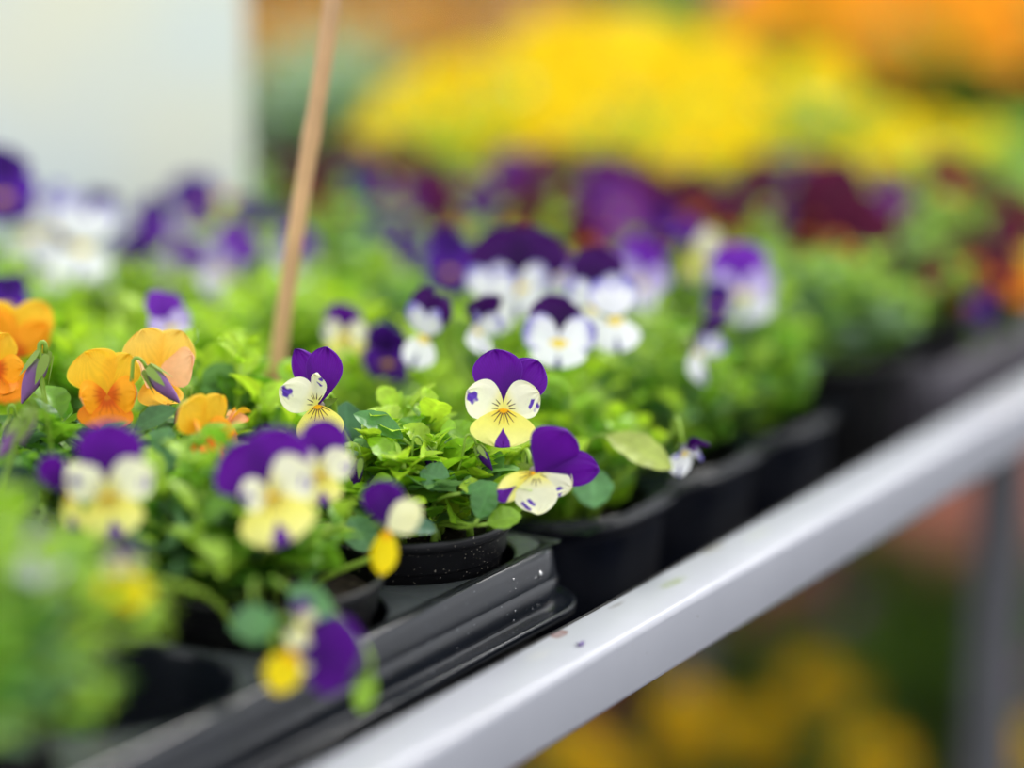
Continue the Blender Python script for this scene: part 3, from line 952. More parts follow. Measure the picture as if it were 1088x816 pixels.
for i, (s, t) in enumerate(YEL):
    potted(s, t, 'tall pansy covered in bright yellow blooms inside the yellow mass', 'mid', 52 + i % 3, rim=.036, R=.07, H=.10, n=24, res=0, group=GY, name='potted_pansy')
GR = 'small yellow pansies beyond the maroon ones'
for i, (s, t) in enumerate(((.99, .30), (.99, .186), (1.09, .186), (1.09, .086))):
    potted(s, t, 'yellow pansy standing apart from the mass, beyond the maroon pansies', 'mid', 55 + i % 2, rim=.026, R=.06, H=.08, n=22, res=0, group=GR, name='potted_pansy')


def nearest(p):
    s, t, _ = st(p)
    return min(PLANTS, key=lambda q: (q[0] - s) ** 2 + (q[1] - t) ** 2 if q[0] is not None else 9)


# ------------------------------------------------------------------ the blooms, one by one
def F(px, py, zc, kind, n=(0, 0.05), roll=0, size=1.0, form='std', var=1, res=1, label=None, plant=None, far=None):
    pos = ray(px, py, zc)
    pl = plant if plant is not None else nearest(pos)
    far = (zc > 1.42) if far is None else far
    return add_flower(pl[2], kind, pos, facing(*n), roll, size, form, var, res, label, far, pl[3], seed=int(px + 7 * py))


PH = next(p for p in PLANTS if p[2] is hero)
F(535, 434, 1.038, 'purple_yellow', (0.03, 0.02), 0, 1.0, 'hero', 0, 2, 'open purple, cream and yellow bloom facing the lens', PH)
F(338, 430, 1.045, 'purple_yellow', (-0.30, 0.05), -4, .98, 'half', 0, 2, 'half-folded purple and yellow bloom', PH)
F(569, 502, 1.018, 'purple_yellow', (0.25, -0.28), 0, 1.0, 'nod', 0, 2, 'nodding purple bloom with cream side petals', PH)
F(728, 478, 1.11, 'purple_white', (0.25, -0.72), 8, .62, 'folded', 0, 1, 'small wilting purple and white bloom')
P2 = nearest(P(S0 - .1, T0))
F(412, 562, .955, 'side_yellow', (-0.1, 0.0), 0, .88, 'sideon', 0, 1, 'blurred side-on bloom hanging before the pot', P2)
F(288, 524, .925, 'purple_yellow', (-0.1, 0.05), 0, 1.12, 'leaning', 0, 1, 'large blurred purple and yellow bloom', P2)
F(338, 502, .95, 'purple_yellow', (0.25, 0.1), 0, .78, 'onetop', 2, 1, None, P2)
F(114, 524, .92, 'purple_yellow', (0.05, -0.05), 0, 1.05, 'onetop', 0, 1, 'blurred bloom with one big purple top')
F(72, 524, .93, 'purple_yellow', (-0.4, -0.1), -20, .72, 'sideon', 4, 1)
P0 = nearest(P(S0 - .3, T0))
F(130, 602, .84, 'side_yellow', (0.0, -0.1), 0, .80, 'lip', 0, 1, None, P2)
F(312, 690, .88, 'side_yellow', (0.0, -0.1), 0, .95, 'sprawl', 0, 1, 'blurred bloom hanging over the tray edge', P2)
F(318, 662, .90, 'purple_yellow', (0.7, 0.3), 0, .45, 'folded', 1, 1, None, P2)
F(42, 580, .82, 'lavender', (0.1, 0.2), 0, .70, 'lip', 0, 0, None, P0)
# orange violas
F(114, 420, 1.03, 'orange', (0.10, 0.10), 4, 1.06, 'pout', 0, 1, 'orange bloom facing the lens')
F(168, 398, 1.06, 'apricot', (0.25, 0.50), 8, 1.12, 'cup', 0, 1, 'pale apricot cupped bloom with pink-backed petals')
F(217, 460, 1.01, 'orange', (0.78, 0.05), 0, .92, 'pout', 2, 1, 'orange bloom turned to the side')
F(14, 378, 1.12, 'orange', (0.25, 0.1), 5, 1.15, 'tall', 2, 1)
F(-6, 392, 1.06, 'orange', (0.6, 0.1), 5, .9, 'pout', 3, 1)
# white and purple faces of the pack
F(594, 360, 1.145, 'purple_white', (0.0, 0.04), 3, .94, 'wide', 0, 1, 'white and dark purple bloom facing the lens')
F(653, 336, 1.165, 'purple_white', (0.08, 0.02), -4, .95, 'ears', 0, 1, 'tall white bloom with violet edges')
F(632, 322, 1.20, 'purple_white', (0.0, 0.1), 0, 1.10, 'onetop', 0, 1)
F(452, 356, 1.15, 'purple_white', (-0.5, 0.0), 12, .86, 'tall', 1, 1)
F(506, 348, 1.16, 'purple_white', (0.68, 0.1), 14, .80, 'folded', 4, 1)
F(550, 300, 1.23, 'purple_white', (-0.05, 0.1), 0, 1.15, 'widetop', 0, 1)
F(522, 320, 1.21, 'purple_white', (0.1, 0.0), 0, .9, 'ears', 6, 1)
F(478, 285, 1.30, 'deep_purple', (0.2, 0.1), 0, .95, 'std', 1, 0)
F(590, 292, 1.25, 'lavender', (0.2, 0.1), 0, .6, 'std', 2, 0)
F(680, 298, 1.32, 'lavender', (0.3, 0.0), 10, 1.0, 'std', 3, 0)
F(738, 268, 1.36, 'purple_yellow', (0.3, 0.05), 0, .9, 'sideon', 0, 0)
F(788, 308, 1.31, 'lavender', (0.1, 0.05), 0, 1.15, 'std', 4, 0)
F(740, 368, 1.21, 'purple_white', (0.80, -0.2), 4, .95, 'folded', 6, 1)
F(762, 322, 1.28, 'deep_purple', (0.4, -0.4), 0, .55, 'std', 4, 0)
# behind, towards the board
F(180, 345, 1.16, 'lavender', (0.5, 0.2), -20, .75, 'std', 5, 0)
F(8, 322, 1.22, 'deep_purple', (0.3, 0.2), 0, .7, 'std', 2, 0)
F(4, 205, 1.34, 'deep_purple', (0.2, 0.1), 0, 1.15, 'std', 3, 0)
for (x, y, z, k, sz, fo) in ((32, 245, 1.36, 'purple_white', 1.15, 'ears'), (62, 240, 1.38, 'purple_white', 1.15, 'ears'), (88, 258, 1.34, 'purple_white', 1.25, 'ears'), (60, 285, 1.36, 'purple_white', .8, 'std'),
                             (142, 278, 1.40, 'deep_purple', .8, 'std'), (160, 240, 1.46, 'deep_purple', .8, 'std'), (212, 218, 1.50, 'deep_purple', 1.0, 'std'), (178, 268, 1.44, 'lavender', .8, 'std'),
                             (238, 230, 1.55, 'orange', .8, 'pout'), (262, 248, 1.50, 'deep_purple', 1.0, 'std'), (296, 246, 1.50, 'deep_purple', .8, 'std'), (190, 290, 1.38, 'lavender', 1.0, 'folded'),
                             (240, 284, 1.38, 'lavender', 1.15, 'folded'), (312, 278, 1.40, 'lavender', 1.0, 'folded'), (110, 232, 1.40, 'deep_purple', .8, 'folded'), (132, 330, 1.36, 'deep_purple', .4, 'std')):
    F(x, y, z, k, (0.15 * math.sin(x), 0.1), 25 * math.sin(y), sz, fo, 1 + x % 5, 0)
F(412, 382, 1.19, 'deep_purple', (0.0, -0.3), 0, .8, 'std', 5, 0)
F(366, 356, 1.20, 'purple_yellow', (0.2, 0.1), 0, .7, 'std', 3, 0)
F(388, 372, 1.22, 'purple_yellow', (0.3, -0.1), 0, .6, 'std', 4, 0)
for (x, y, z, k, sz) in ((330, 205, 1.66, 'maroon', 1.1), (352, 215, 1.62, 'maroon', 1.0), (388, 212, 1.62, 'deep_purple', 1.1), (388, 240, 1.58, 'deep_purple', .9), (418, 258, 1.52, 'deep_purple', .8),
                         (436, 238, 1.58, 'violet', 1.1), (460, 215, 1.64, 'maroon', 1.2), (482, 240, 1.56, 'maroon', 1.1), (505, 222, 1.62, 'violet', .9), (548, 206, 1.66, 'violet', 1.3), (520, 242, 1.55, 'deep_purple', 1.0),
                         (545, 240, 1.52, 'maroon', .9), (578, 236, 1.58, 'maroon', 1.1), (606, 222, 1.62, 'maroon', 1.1), (655, 222, 1.58, 'violet', 1.3), (638, 246, 1.50, 'violet', .9), (690, 226, 1.60, 'maroon', 1.3), (622, 256, 1.48, 'maroon', .8), (700, 262, 1.46, 'maroon', .8),
                         (715, 245, 1.44, 'deep_purple', .6), (742, 222, 1.60, 'maroon', 1.2), (775, 240, 1.54, 'maroon', 1.0), (440, 275, 1.44, 'deep_purple', .7), (374, 178, 1.78, 'maroon', 1.1), (300, 205, 1.72, 'maroon', 1.1), (420, 190, 1.74, 'maroon', 1.2),
                         (655, 198, 1.70, 'maroon', 1.2), (595, 190, 1.72, 'maroon', 1.1),
                         (900, 222, 1.52, 'maroon', 1.35), (872, 226, 1.55, 'maroon', 1.1), (926, 252, 1.50, 'maroon', 1.1), (890, 250, 1.50, 'maroon', .9), (930, 278, 1.46, 'maroon', .9), (950, 222, 1.60, 'violet', .8),
                         (1010, 196, 1.66, 'maroon', 1.1), (1030, 275, 1.52, 'maroon', .9), (1076, 266, 1.56, 'maroon', 1.1), (1086, 298, 1.52, 'orange', .9), (990, 292, 1.48, 'maroon', .7), (1042, 330, 1.48, 'deep_purple', .5), (1060, 220, 1.66, 'maroon', 1.0), (968, 250, 1.60, 'maroon', .8)):
    F(x, y, z, k, (0.2 * math.sin(x), 0.1 + .1 * math.sin(y)), 20 * math.sin(y + x), sz, 'std', 1 + x % 4)
for (x, y, z, k, sz) in ((985, 232, 1.66, 'maroon', 1.0), (1012, 262, 1.58, 'maroon', .9), (1046, 246, 1.62, 'maroon', 1.0), (1062, 290, 1.52, 'maroon', .9), (905, 278, 1.48, 'orange', .45), (1086, 238, 1.66, 'maroon', 1.1), (858, 248, 1.56, 'maroon', .9),
                         (1022, 312, 1.50, 'maroon', .7), (880, 200, 1.68, 'maroon', 1.0), (945, 205, 1.66, 'maroon', .9), (815, 225, 1.62, 'maroon', .9), (1035, 205, 1.72, 'maroon', .9)):
    F(x, y, z, k, (0.2 * math.sin(x), 0.1), 20 * math.sin(y), sz, 'std', 1 + x % 4)
# the dense dark band below the yellow mass
_m = np.random.default_rng(8)
for k in range(34):
    x, y = _m.uniform(285, 860), _m.uniform(186, 262)
    if y > 250 and 470 < x < 700:
        y -= 30
    F(x, y, 1.80 - (y - 186) / 76 * .30, ('maroon', 'maroon', 'deep_purple', 'maroon', 'violet')[k % 5], (_m.uniform(-.4, .4), _m.uniform(-.1, .4)), _m.uniform(-40, 40), _m.uniform(.85, 1.15), 'std', 1 + k % 4)
# yellow mass
_y = np.random.default_rng(5)
YM = [(430, 130), (465, 110), (500, 95), (540, 90), (580, 75), (620, 60), (655, 50), (690, 60), (720, 85), (755, 80), (790, 95), (815, 120), (410, 160), (445, 170), (480, 165), (520, 150), (560, 130), (600, 120), (640, 105),
      (680, 110), (715, 130), (750, 130), (785, 150), (815, 165), (470, 195), (505, 180), (545, 165), (585, 155), (620, 160), (660, 150), (700, 165), (740, 175), (775, 190), (735, 210), (760, 215), (690, 185), (640, 175), (598, 178)]
for (x, y) in YM:
    F(x + _y.uniform(-5, 5), y + _y.uniform(-5, 5), 2.02 - (y - 60) / 160 * .22 + _y.uniform(-.04, .04), 'yellow', (_y.uniform(-.4, .4), _y.uniform(-.1, .5)), _y.uniform(-30, 30), _y.uniform(1.2, 1.4), 'big', 1 + int(_y.integers(3)))
for (x, y, z, sz) in ((872, 95, 2.05, 1.25), (880, 110, 2.0, .7), (870, 175, 1.86, .7), (910, 155, 1.92, 1.0), (940, 145, 1.95, 1.1), (935, 178, 1.88, .9), (905, 185, 1.86, .7), (998, 145, 1.98, .8), (1045, 160, 1.92, 1.0), (1030, 172, 1.9, .7), (960, 165, 1.9, .7), (835, 190, 1.82, .9), (860, 200, 1.80, .5)):
    F(x, y, z, 'yellow', (_y.uniform(-.3, .3), _y.uniform(0, .4)), _y.uniform(-30, 30), sz, 'big', 1 + int(_y.integers(3)))

# buds of the sharp plants
for (px, py, zc, col, sz, tl) in ((382, 505, 1.03, 'purple', 1.0, (.2, 0)), (452, 494, 1.04, 'purple', .9, (-.45, 0)), (508, 492, 1.035, 'purple', .8, (-.6, 0))):
    add_bud(hero, px, py, zc, tl, sz, col, PH[3], seed=px)
PO = nearest(P(S0 - .1, T1)); PQ = nearest(P(S0 - .2, T1))
for (px, py, zc, col, sz, tl) in ((48, 394, 1.04, 'mauve', 1.6, (.5, 0)), (158, 410, 1.03, 'mauve', 1.3, (-.9, 0)), (35, 452, .98, 'mauve', 1.1, (.3, 0)), (16, 462, 1.02, 'purple', 1.0, (.4, 0)), (26, 470, .97, 'mauve', 1.2, (.8, 0)), (202, 442, 1.02, 'purple', .9, (.6, 0))):
    pl = nearest(ray(px, py, zc))
    add_bud(pl[2], px, py, zc, tl, sz, col, pl[3], seed=px)
F(240, 452, 1.06, 'orange', (0.6, -0.3, -.5), 30, .6, 'folded', 3, 1)


# hand-set leaves of the focused plant: the scalloped ones lying over the rim
def rim_leaf(px, py, zc, L, W, ang, tilt, col, plant, teeth=3):
    rng = np.random.default_rng(int(px))
    v, f, c = leaf_arrays(L, W, teeth, .15, .25, 15, 25, rng, col, 1.0)
    c0 = ray(px, py, zc)
    a = math.radians(ang)
    d = math.sin(a) * RT + math.cos(a) * UP
    nrm = -FW * math.cos(tilt) + UP * math.sin(tilt)
    x = np.cross(d, nrm); x /= np.linalg.norm(x)
    n2 = np.cross(x, d)
    B = np.stack([x, d, n2], 1)
    root = c0 - d * L * .5
    v = v @ B.T + root
    ploc = np.array(plant[2].matrix_world.translation)
    heart = np.array([*(ploc[:2] * .65 + root[:2] * .35), plant[3]])
    sv, sf = tube_arrays(bez(heart, heart + np.array([0, 0, .02]), root - d * .012, root, 10), .0009, 6)
    mb = MB(); mb.add(v - ploc, f, c, 0); mb.add(sv - ploc, sf, srgb(140, 175, 60), 1)
    return link('leaf', mb.mesh('leaf', [M['leaf'], M['stem']]), plant[2])


G1, G2, G3, G4 = srgb(112, 165, 105), srgb(95, 150, 80), srgb(150, 195, 60), srgb(85, 128, 96)
for a in ((383, 567, 1.005, .017, .0068, 150, .5, G1, PH), (355, 563, 1.01, .011, .0032, 60, .6, G1, PH), (462, 508, 1.03, .014, .0065, 110, .5, G1, PH), (425, 470, 1.045, .022, .0062, -55, .7, G3, PH),
          (368, 462, 1.07, .030, .010, 0, .2, G4, PH), (492, 462, 1.065, .018, .006, -50, .6, G3, PH), (402, 452, 1.04, .024, .0058, -62, .8, G2, PH), (350, 472, 1.035, .019, .0055, -38, .5, G2, PH),
          (536, 552, 1.015, .015, .0056, 75, .7, G3, PH), (515, 532, 1.015, .016, .0055, 20, .5, G2, PH), (446, 560, 1.0, .014, .004, 100, .6, G4, PH), (512, 520, 1.02, .018, .004, 80, .9, G2, PH),
          (630, 518, 1.10, .019, .0085, 175, .3, G1, nearest(P(.116, T0))), (680, 480, 1.10, .034, .0075, 115, .6, srgb(190, 205, 100), nearest(P(.116, T0))),
          (104, 435, 1.02, .0, .0, 0, 0, G1, PO)):
    if a[3]:
        rim_leaf(*a)
for a in ((170, 480, 1.01, .022, .0085, 20, .3, G1, PO), (64, 432, 1.06, .016, .0042, -40, .6, srgb(110, 180, 40), PO), (165, 445, 1.02, .020, .0055, 62, .7, srgb(80, 125, 70), PO), (14, 520, .98, .026, .009, -60, .4, srgb(48, 84, 60), PQ),
          (270, 662, .90, .016, .008, 175, .3, G1, P2), (330, 640, .92, .020, .006, 120, .3, G1, P2), (388, 735, .90, .016, .004, 195, .3, G3, P2)):
    rim_leaf(*a)


# ------------------------------------------------------------------ trays
def tray_mesh(name, ns, nt, pitch, profile, zt, hole, mat, core_r=.016, scallop=0.0, bottom=.036):
    """cells with round wells; the outer profile is swept round the tray. Origin at the first cell's centre."""
    mb = MB()
    n = 64
    th = (np.arange(n) + .5) * 2 * PI / n
    sq = []
    for a in th:
        c, s = math.cos(a), math.sin(a)
        k = (pitch / 2) / max(abs(c), abs(s))
        sq.append((k * c, k * s))
    sq = np.array(sq)
    for i in range(8 * 0, n):     # snap the nearest points to the corners
        if abs(abs(sq[i][0]) - abs(sq[i][1])) < 0.0026:
            sq[i] = np.sign(sq[i]) * pitch / 2
    for i in range(ns):
        for j in range(nt):
            cx, cy = i * pitch, j * pitch
            rows = [np.stack([sq[:, 0] + cx, sq[:, 1] + cy, np.full(n, zt)], 1)]
            for r, z in hole:
                rows.append(np.stack([r * np.cos(th) + cx, r * np.sin(th) + cy, np.full(n, z)], 1))
            mb.add(np.concatenate(rows), [f[::-1] for f in grid_faces(n, len(rows), True)][::-1] + [tuple(range((len(rows) - 1) * n, len(rows) * n))])
    x0, x1, y0, y1 = -pitch / 2, (ns - .5) * pitch, -pitch / 2, (nt - .5) * pitch
    per = []
    m = 26
    for a, b in (((x0, y0), (x1, y0)), ((x1, y0), (x1, y1)), ((x1, y1), (x0, y1)), ((x0, y1), (x0, y0))):
        cnt = m * (ns if a[1] == b[1] else nt)
        for q in range(cnt):
            per.append((a[0] + (b[0] - a[0]) * q / cnt, a[1] + (b[1] - a[1]) * q / cnt))
    per = np.array(per)
    core = np.stack([np.clip(per[:, 0], x0 + core_r, x1 - core_r), np.clip(per[:, 1], y0 + core_r, y1 - core_r)], 1)
    # spread corner points evenly round the arc
    d = per - core
    dist = np.linalg.norm(d, axis=1)
    d = d / dist[:, None]
    lx = np.abs(np.cos(PI * (per[:, 0] - x0) / pitch)); ly = np.abs(np.cos(PI * (per[:, 1] - y0) / pitch))
    on_x = (np.abs(per[:, 1] - y0) < 1e-6) | (np.abs(per[:, 1] - y1) < 1e-6)
    sc = np.where(on_x, lx, ly) ** 6
    corner = (np.abs(d[:, 0]) > .02) & (np.abs(d[:, 1]) > .02)
    sc = np.where(corner, 0, sc)
    rows = [np.stack([per[:, 0], per[:, 1], np.full(len(per), zt)], 1)]
    for off, z, sk in profile:
        q = core + d * (core_r + off - sk * scallop * sc)[:, None]
        rows.append(np.stack([q[:, 0], q[:, 1], np.full(len(per), z)], 1))
    mb.add(np.concatenate(rows), [f[::-1] for f in grid_faces(len(per), len(rows), True)])
    return mb.mesh(name, [mat])


ZT = .016
PROF = [(-.004, ZT, 0), (-.001, ZT - .0001, 0), (.0002, ZT - .0006, 0), (.0012, ZT - .0014, 0), (.0020, ZT - .0026, 0), (.0026, ZT - .0042, 0), (.0040, ZT - .013, 0), (.0043, ZT - .0145, 0), (.0052, ZT - .0152, 0), (.0024, ZT - .0255, 0),
        (.0036, ZT - .0268, 0), (.0098, ZT - .0270, 0), (.0108, ZT - .0262, 0), (.0118, ZT - .0258, 0), (.0126, ZT - .0262, 0), (.0129, ZT - .0275, 0), (.0128, ZT - .0295, 0), (.0120, ZT - .030, 0), (.0075, ZT - .0285, 0)]
HOLE = [(.0500 * .985, ZT), (.0482, ZT - .0003), (.0474, ZT - .0012), (.0468, ZT - .004), (.0455, ZT - .012), (.0380, BED + .004), (.0365, BED + .0015), (.030, BED + .0012)]
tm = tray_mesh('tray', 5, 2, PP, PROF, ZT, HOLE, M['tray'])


def place_tray(me, name, s, t, label, group=None, z=0.0):
    o = link(name, me)
    o.matrix_world = Matrix.Translation(Vector(P(s, t, z))) @ BENCH_ROT
    return tag(o, label, 'tray', group)


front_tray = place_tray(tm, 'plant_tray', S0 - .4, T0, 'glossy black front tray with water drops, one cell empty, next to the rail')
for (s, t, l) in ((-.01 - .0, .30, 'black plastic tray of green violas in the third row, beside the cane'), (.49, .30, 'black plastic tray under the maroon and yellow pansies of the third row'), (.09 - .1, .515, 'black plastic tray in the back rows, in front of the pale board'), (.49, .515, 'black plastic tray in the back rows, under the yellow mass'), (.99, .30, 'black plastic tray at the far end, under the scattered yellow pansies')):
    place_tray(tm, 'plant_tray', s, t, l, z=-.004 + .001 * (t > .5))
ZP = .008
GPROF = [(-.003, ZP, 0), (.000, ZP, 0), (.003, ZP - .001, 0), (.005, ZP - .004, 0), (.006, BED + .006, 0), (.004, BED + .001, 0)]
GHOLE = [(.0492, ZP), (.0478, ZP - .001), (.0460, ZP - .01), (.0385, BED + .004), (.036, BED + .0015), (.03, BED + .0012)]
gm = tray_mesh('tray', 5, 2, PP, GPROF, ZP, GHOLE, M['grey_tray'])
place_tray(gm, 'plant_tray', .545, T0, 'worn grey plastic tray at the far end of the rail')
# fluted pack: doubled bead rim scalloped between the cells, walls following the cups
ZK = .012
KPROF = [(-.0030, ZK - .0012, 1), (-.0022, ZK + .0010, 1), (-.0014, ZK + .0014, 1), (-.0006, ZK + .0006, 1), (.0000, ZK - .0012, 1), (.0006, ZK - .0016, 1), (.0014, ZK - .0008, 1), (.0022, ZK - .0006, 1), (.0030, ZK - .0014, 1), (.0034, ZK - .0030, 1), (.0028, ZK - .0044, 1),
         (.0006, ZK - .0052, 1.3), (.0000, ZK - .010, 1.8), (-.001, ZK - .030, 2.6), (-.003, BED + .004, 3), (-.005, BED + .001, 3)]
KHOLE = [(.0494, ZK - .0012), (.0484, ZK + .0008), (.0476, ZK), (.0470, ZK - .003), (.0466, ZK - .012), (.0462, ZK - .013), (.037, BED - .002 + .004), (.035, BED + .0013), (.03, BED + .0012)]
km = tray_mesh('tray', 3, 2, PP, KPROF, ZK, KHOLE, M['pack'], core_r=.040, scallop=.006)
place_tray(km, 'fluted_pack', .116, T0, 'black pack of joined round cells with a fluted rim, behind the glossy tray')
# water drops on the glossy tray
dv, df = lathe([(0.0001, .55), (.5, .48), (.85, .28), (1.0, 0.0), (.8, -.1), (.0001, -.1)], 14)
mbd = MB(); mbd.add(dv * .001, df); DROP = mbd.mesh('water_drop', [M['drop']])
rngd = np.random.default_rng(9)


def skirt_point(s, zf):
    """point and outward normal on the front skirt of the glossy tray; zf 0 top .. 1 bottom"""
    off, z = (.0024 + .0016 * zf * 2, ZT - .003 - .010 * zf * 2) if zf < .5 else (.0052 - .0028 * (zf - .5) * 2, ZT - .0152 - .0103 * (zf - .5) * 2)
    return P(s, T0 - .05 - off, z)


for (s, zf, k) in [(.018, .30, 1.3)] + [(rngd.uniform(-.16, .04), rngd.uniform(.05, .95), rngd.uniform(.3, .62)) for _ in range(16)]:
    p = skirt_point(s, zf)
    nrm = Vector(-V * .99 + np.array([0, 0, .14])).normalized()
    q = Vector((0, 0, 1)).rotation_difference(nrm).to_matrix().to_4x4()
    mw = Matrix.Translation(Vector(p)) @ q @ Matrix.Diagonal((k, k * (1.5 if k > 1.2 else 1.0), k, 1))
    o = link('water_drop', DROP, front_tray)
    o.matrix_local = front_tray.matrix_world.inverted() @ mw

# ------------------------------------------------------------------ bench
bench = thing('display_bench', P(0, 0, 0), 'long display bench with pale painted metal rail carrying the flower trays', 'bench', rot=BENCH_ROT)
mb = MB(); v, f = box_arrays(-.9, 1.40, -.030, 0.0, -.029, 0.0, .0034); mb.add(v, f); rail = link('rail', mb.mesh('rail', [M['rail']]), bench)
rail['label'] = 'pale grey painted rail with small stains'
mb = MB(); v, f = box_arrays(-.9, 1.40, .012, .72, BED - .012, BED - .0002); mb.add(v, f); me = mb.mesh('bed', [M['bed']]); flat(me); link('bed', me, bench)
mb = MB(); v, f = box_arrays(-.9, 1.40, .0006, .0022, -.0275, -.0020); mb.add(v, f); me = mb.mesh('shade_strip', [M['bed']]); flat(me); link('shade_strip', me, bench)['label'] = 'added black strip behind the rail that darkens the tray reflection'  # added black strip, so the tray skirt mirrors dark instead of pale rail
mb = MB(); v, f = box_arrays(-.9, 1.40, .72, .75, -.0275, 0.0, .0016); mb.add(v, f); link('back_rail', mb.mesh('back_rail', [M['leg']]), bench)
for (s, t) in ((-.8, .06), (.79, .10), (-.8, .66), (.80, .66), (1.37, .06), (1.37, .66)):
    mb = MB(); v, f = box_arrays(s - .015, s + .015, t - .015, t + .015, -BENCH_Z, BED - .012); mb.add(v, f); me = mb.mesh('leg', [M['leg']]); flat(me); link('leg', me, bench)

# a fallen scrap of purple petal on the rail
d = (618 - 544) / FPX * RT + (408 - 687) / FPX * UP + FW
p = CAM + d * ((BENCH_Z - CAM[2]) / d[2])
mb = MB(); v, f, c = leaf_arrays(.0036, .0019, 0, .3, .6, 7, 9, RNG, np.ones(3)); mb.add(np.concatenate([v, v + [0, 0, -.00025]]), f + [tuple(i + len(v) for i in q) for q in f])
o = link('petal_scrap', mb.mesh('petal_scrap', [M['scrap']])); o.matrix_world = Matrix.Translation(Vector(p + [0, 0, .0003])) @ Matrix.Rotation(.4, 4, 'Z')
tag(o, 'tiny purple petal scrap lying on the pale rail', 'petal')

# bamboo cane
b = ray(296, 372, 1.17); tpt = ray(353, 0, 1.13)
dirn = (tpt - b) / np.linalg.norm(tpt - b)
low = b + dirn * ((BENCH_Z + .014 - b[2]) / dirn[2])
hi = tpt + dirn * .12
pts = [low + (hi - low) * k for k in np.linspace(0, 1, 40)]
pts = [q + RT * .0004 * math.sin(i * .35) for i, q in enumerate(pts)]
rad = [.0041 + .0005 * (i % 13 == 6) for i in range(40)]
v, f = tube_arrays(pts, rad, 16)
mb = MB(); mb.add(v - low, f); o = link('bamboo_cane', mb.mesh('bamboo_cane', [M['bamboo']])); o.location = Vector(low)
tag(o, 'thin tan bamboo cane leaning up out of the green violas', 'cane')

# pale board
bx0, bx1, by = -.62, (266 - 544) / FPX * 1.62, None
pb = ray(266, 250, 1.62)
mb = MB()
v, f = box_arrays(-.50, 0, 0, .012, 0, .62)
mb.add(v, f); me = mb.mesh('upright_board', [M['board']]); flat(me)
o = link('upright_board', me)
o.matrix_world = Matrix.Translation(Vector((pb[0], pb[1], BENCH_Z + BED))) @ Matrix.Rotation(math.radians(4), 4, 'Z')
tag(o, 'large pale whitish board standing upright behind the violas', 'board')

# ------------------------------------------------------------------ ground, things under and beyond the bench
mb = MB(); mb.add([(-8, -3, 0), (10, -3, 0), (10, 14, 0), (-8, 14, 0)], [(0, 1, 2, 3)])
tag(link('ground', mb.mesh('ground', [M['ground']])), kind='structure')
mb = MB(); v, f = box_arrays(-2, 1.0, 2.05, 7, -.05, .012); mb.add(v, f); me = mb.mesh('ground_earth', [M['earth']]); flat(me)
tag(link('ground_earth', me), kind='structure')
mb = MB()
for i in range(60):
    v, f = box_arrays(-6 + i * .22, -6 + i * .22 + .215, 7.2, 7.23, 0, 1.9); mb.add(v, f)
me = mb.mesh('wall_back', [M['fence']]); flat(me)
tag(link('wall_back', me), kind='structure')


GROUND_AT = []


def floor_plant(px, py, zc, kind, heads, label, pal='dark', group=None, size=1.2, spread=.05, H=.12):
    c = ray(px, py, zc)
    base = np.array([c[0], c[1], max(0.0, c[2] - .076 - H * .85)])
    for _ in range(60):                 # keep the pots clear of one another
        hit = [g for g in GROUND_AT if np.linalg.norm(g - base[:2]) < .155]
        if not hit:
            break
        d = base[:2] - hit[0]
        base[:2] += (d / (np.linalg.norm(d) + 1e-6) + np.array([.1, .5])) * .02
    c = c + np.array([0, 0, 0.0])
    c[:2] = base[:2]
    GROUND_AT.append(base[:2].copy())
    rng = np.random.default_rng(int(px * 3 + py))
    o = thing('potted_pansy', (base[0], base[1], base[2]), label, 'flower', group)
    sc = Matrix.Scale(1.5, 4)
    link('pot', POT, o, sc); link('soil', SOIL, o, Matrix.Translation((0, 0, .1)) @ sc)
    link('foliage', foliage(pal, 80 + int(px) % 3, 0, .10, .12, 30), o, Matrix.Translation((0, 0, .10)) @ Matrix.Rotation(px, 4, 'Z'))
    for k in range(heads):
        q = c + np.array([rng.normal(0, spread), rng.normal(0, spread * .6), rng.normal(0, spread * .5)]) * (k > 0)
        n = facing(rng.uniform(-.3, .3), rng.uniform(0.2, .7))
        add_flower(o, kind, q, n, rng.uniform(-30, 30), size * rng.uniform(.9, 1.1), 'big', 1 + int(rng.integers(3)), 0, None, True)
    return o, base


def stand(bases, name, label, z0=0.0):
    pass


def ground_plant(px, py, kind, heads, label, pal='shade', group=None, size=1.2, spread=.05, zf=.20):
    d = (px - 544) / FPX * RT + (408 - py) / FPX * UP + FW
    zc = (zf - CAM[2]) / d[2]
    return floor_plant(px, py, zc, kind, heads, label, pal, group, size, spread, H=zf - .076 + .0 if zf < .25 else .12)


ground_plant(742, 782, 'amber', 5, 'golden yellow pansy on the ground below the rail, middle of the golden ones', size=1.5, spread=.022, zf=.19)
ground_plant(864, 752, 'amber', 4, 'dimmer golden yellow pansy on the ground, farthest of the golden ones', size=1.25, spread=.02, zf=.19)
ground_plant(622, 815, 'amber', 4, 'golden yellow pansy on the ground just under the rail edge', size=1.3, spread=.03, zf=.19)
ground_plant(922, 812, 'amber', 5, 'golden yellow pansy on the ground below the dimmer farthest one', size=1.2, spread=.025, zf=.19)
ground_plant(1096, 800, 'amber', 4, 'golden yellow pansy on the ground at the frame edge', size=1.1, spread=.02, zf=.19)
ground_plant(1072, 722, 'pink', 1, 'pink pansy on the ground beside the bench leg', size=1.2, spread=.02, zf=.19)
ground_plant(905, 655, 'pink', 1, 'faint mauve pansy on the ground in the shade of the bench', size=1.0, spread=.02, zf=.19)
ground_plant(1078, 590, 'pink', 1, 'faint pink pansy on the ground beyond the bench leg', size=1.0, spread=.02, zf=.19)
GF = 'dark leafy plants on the shaded ground'
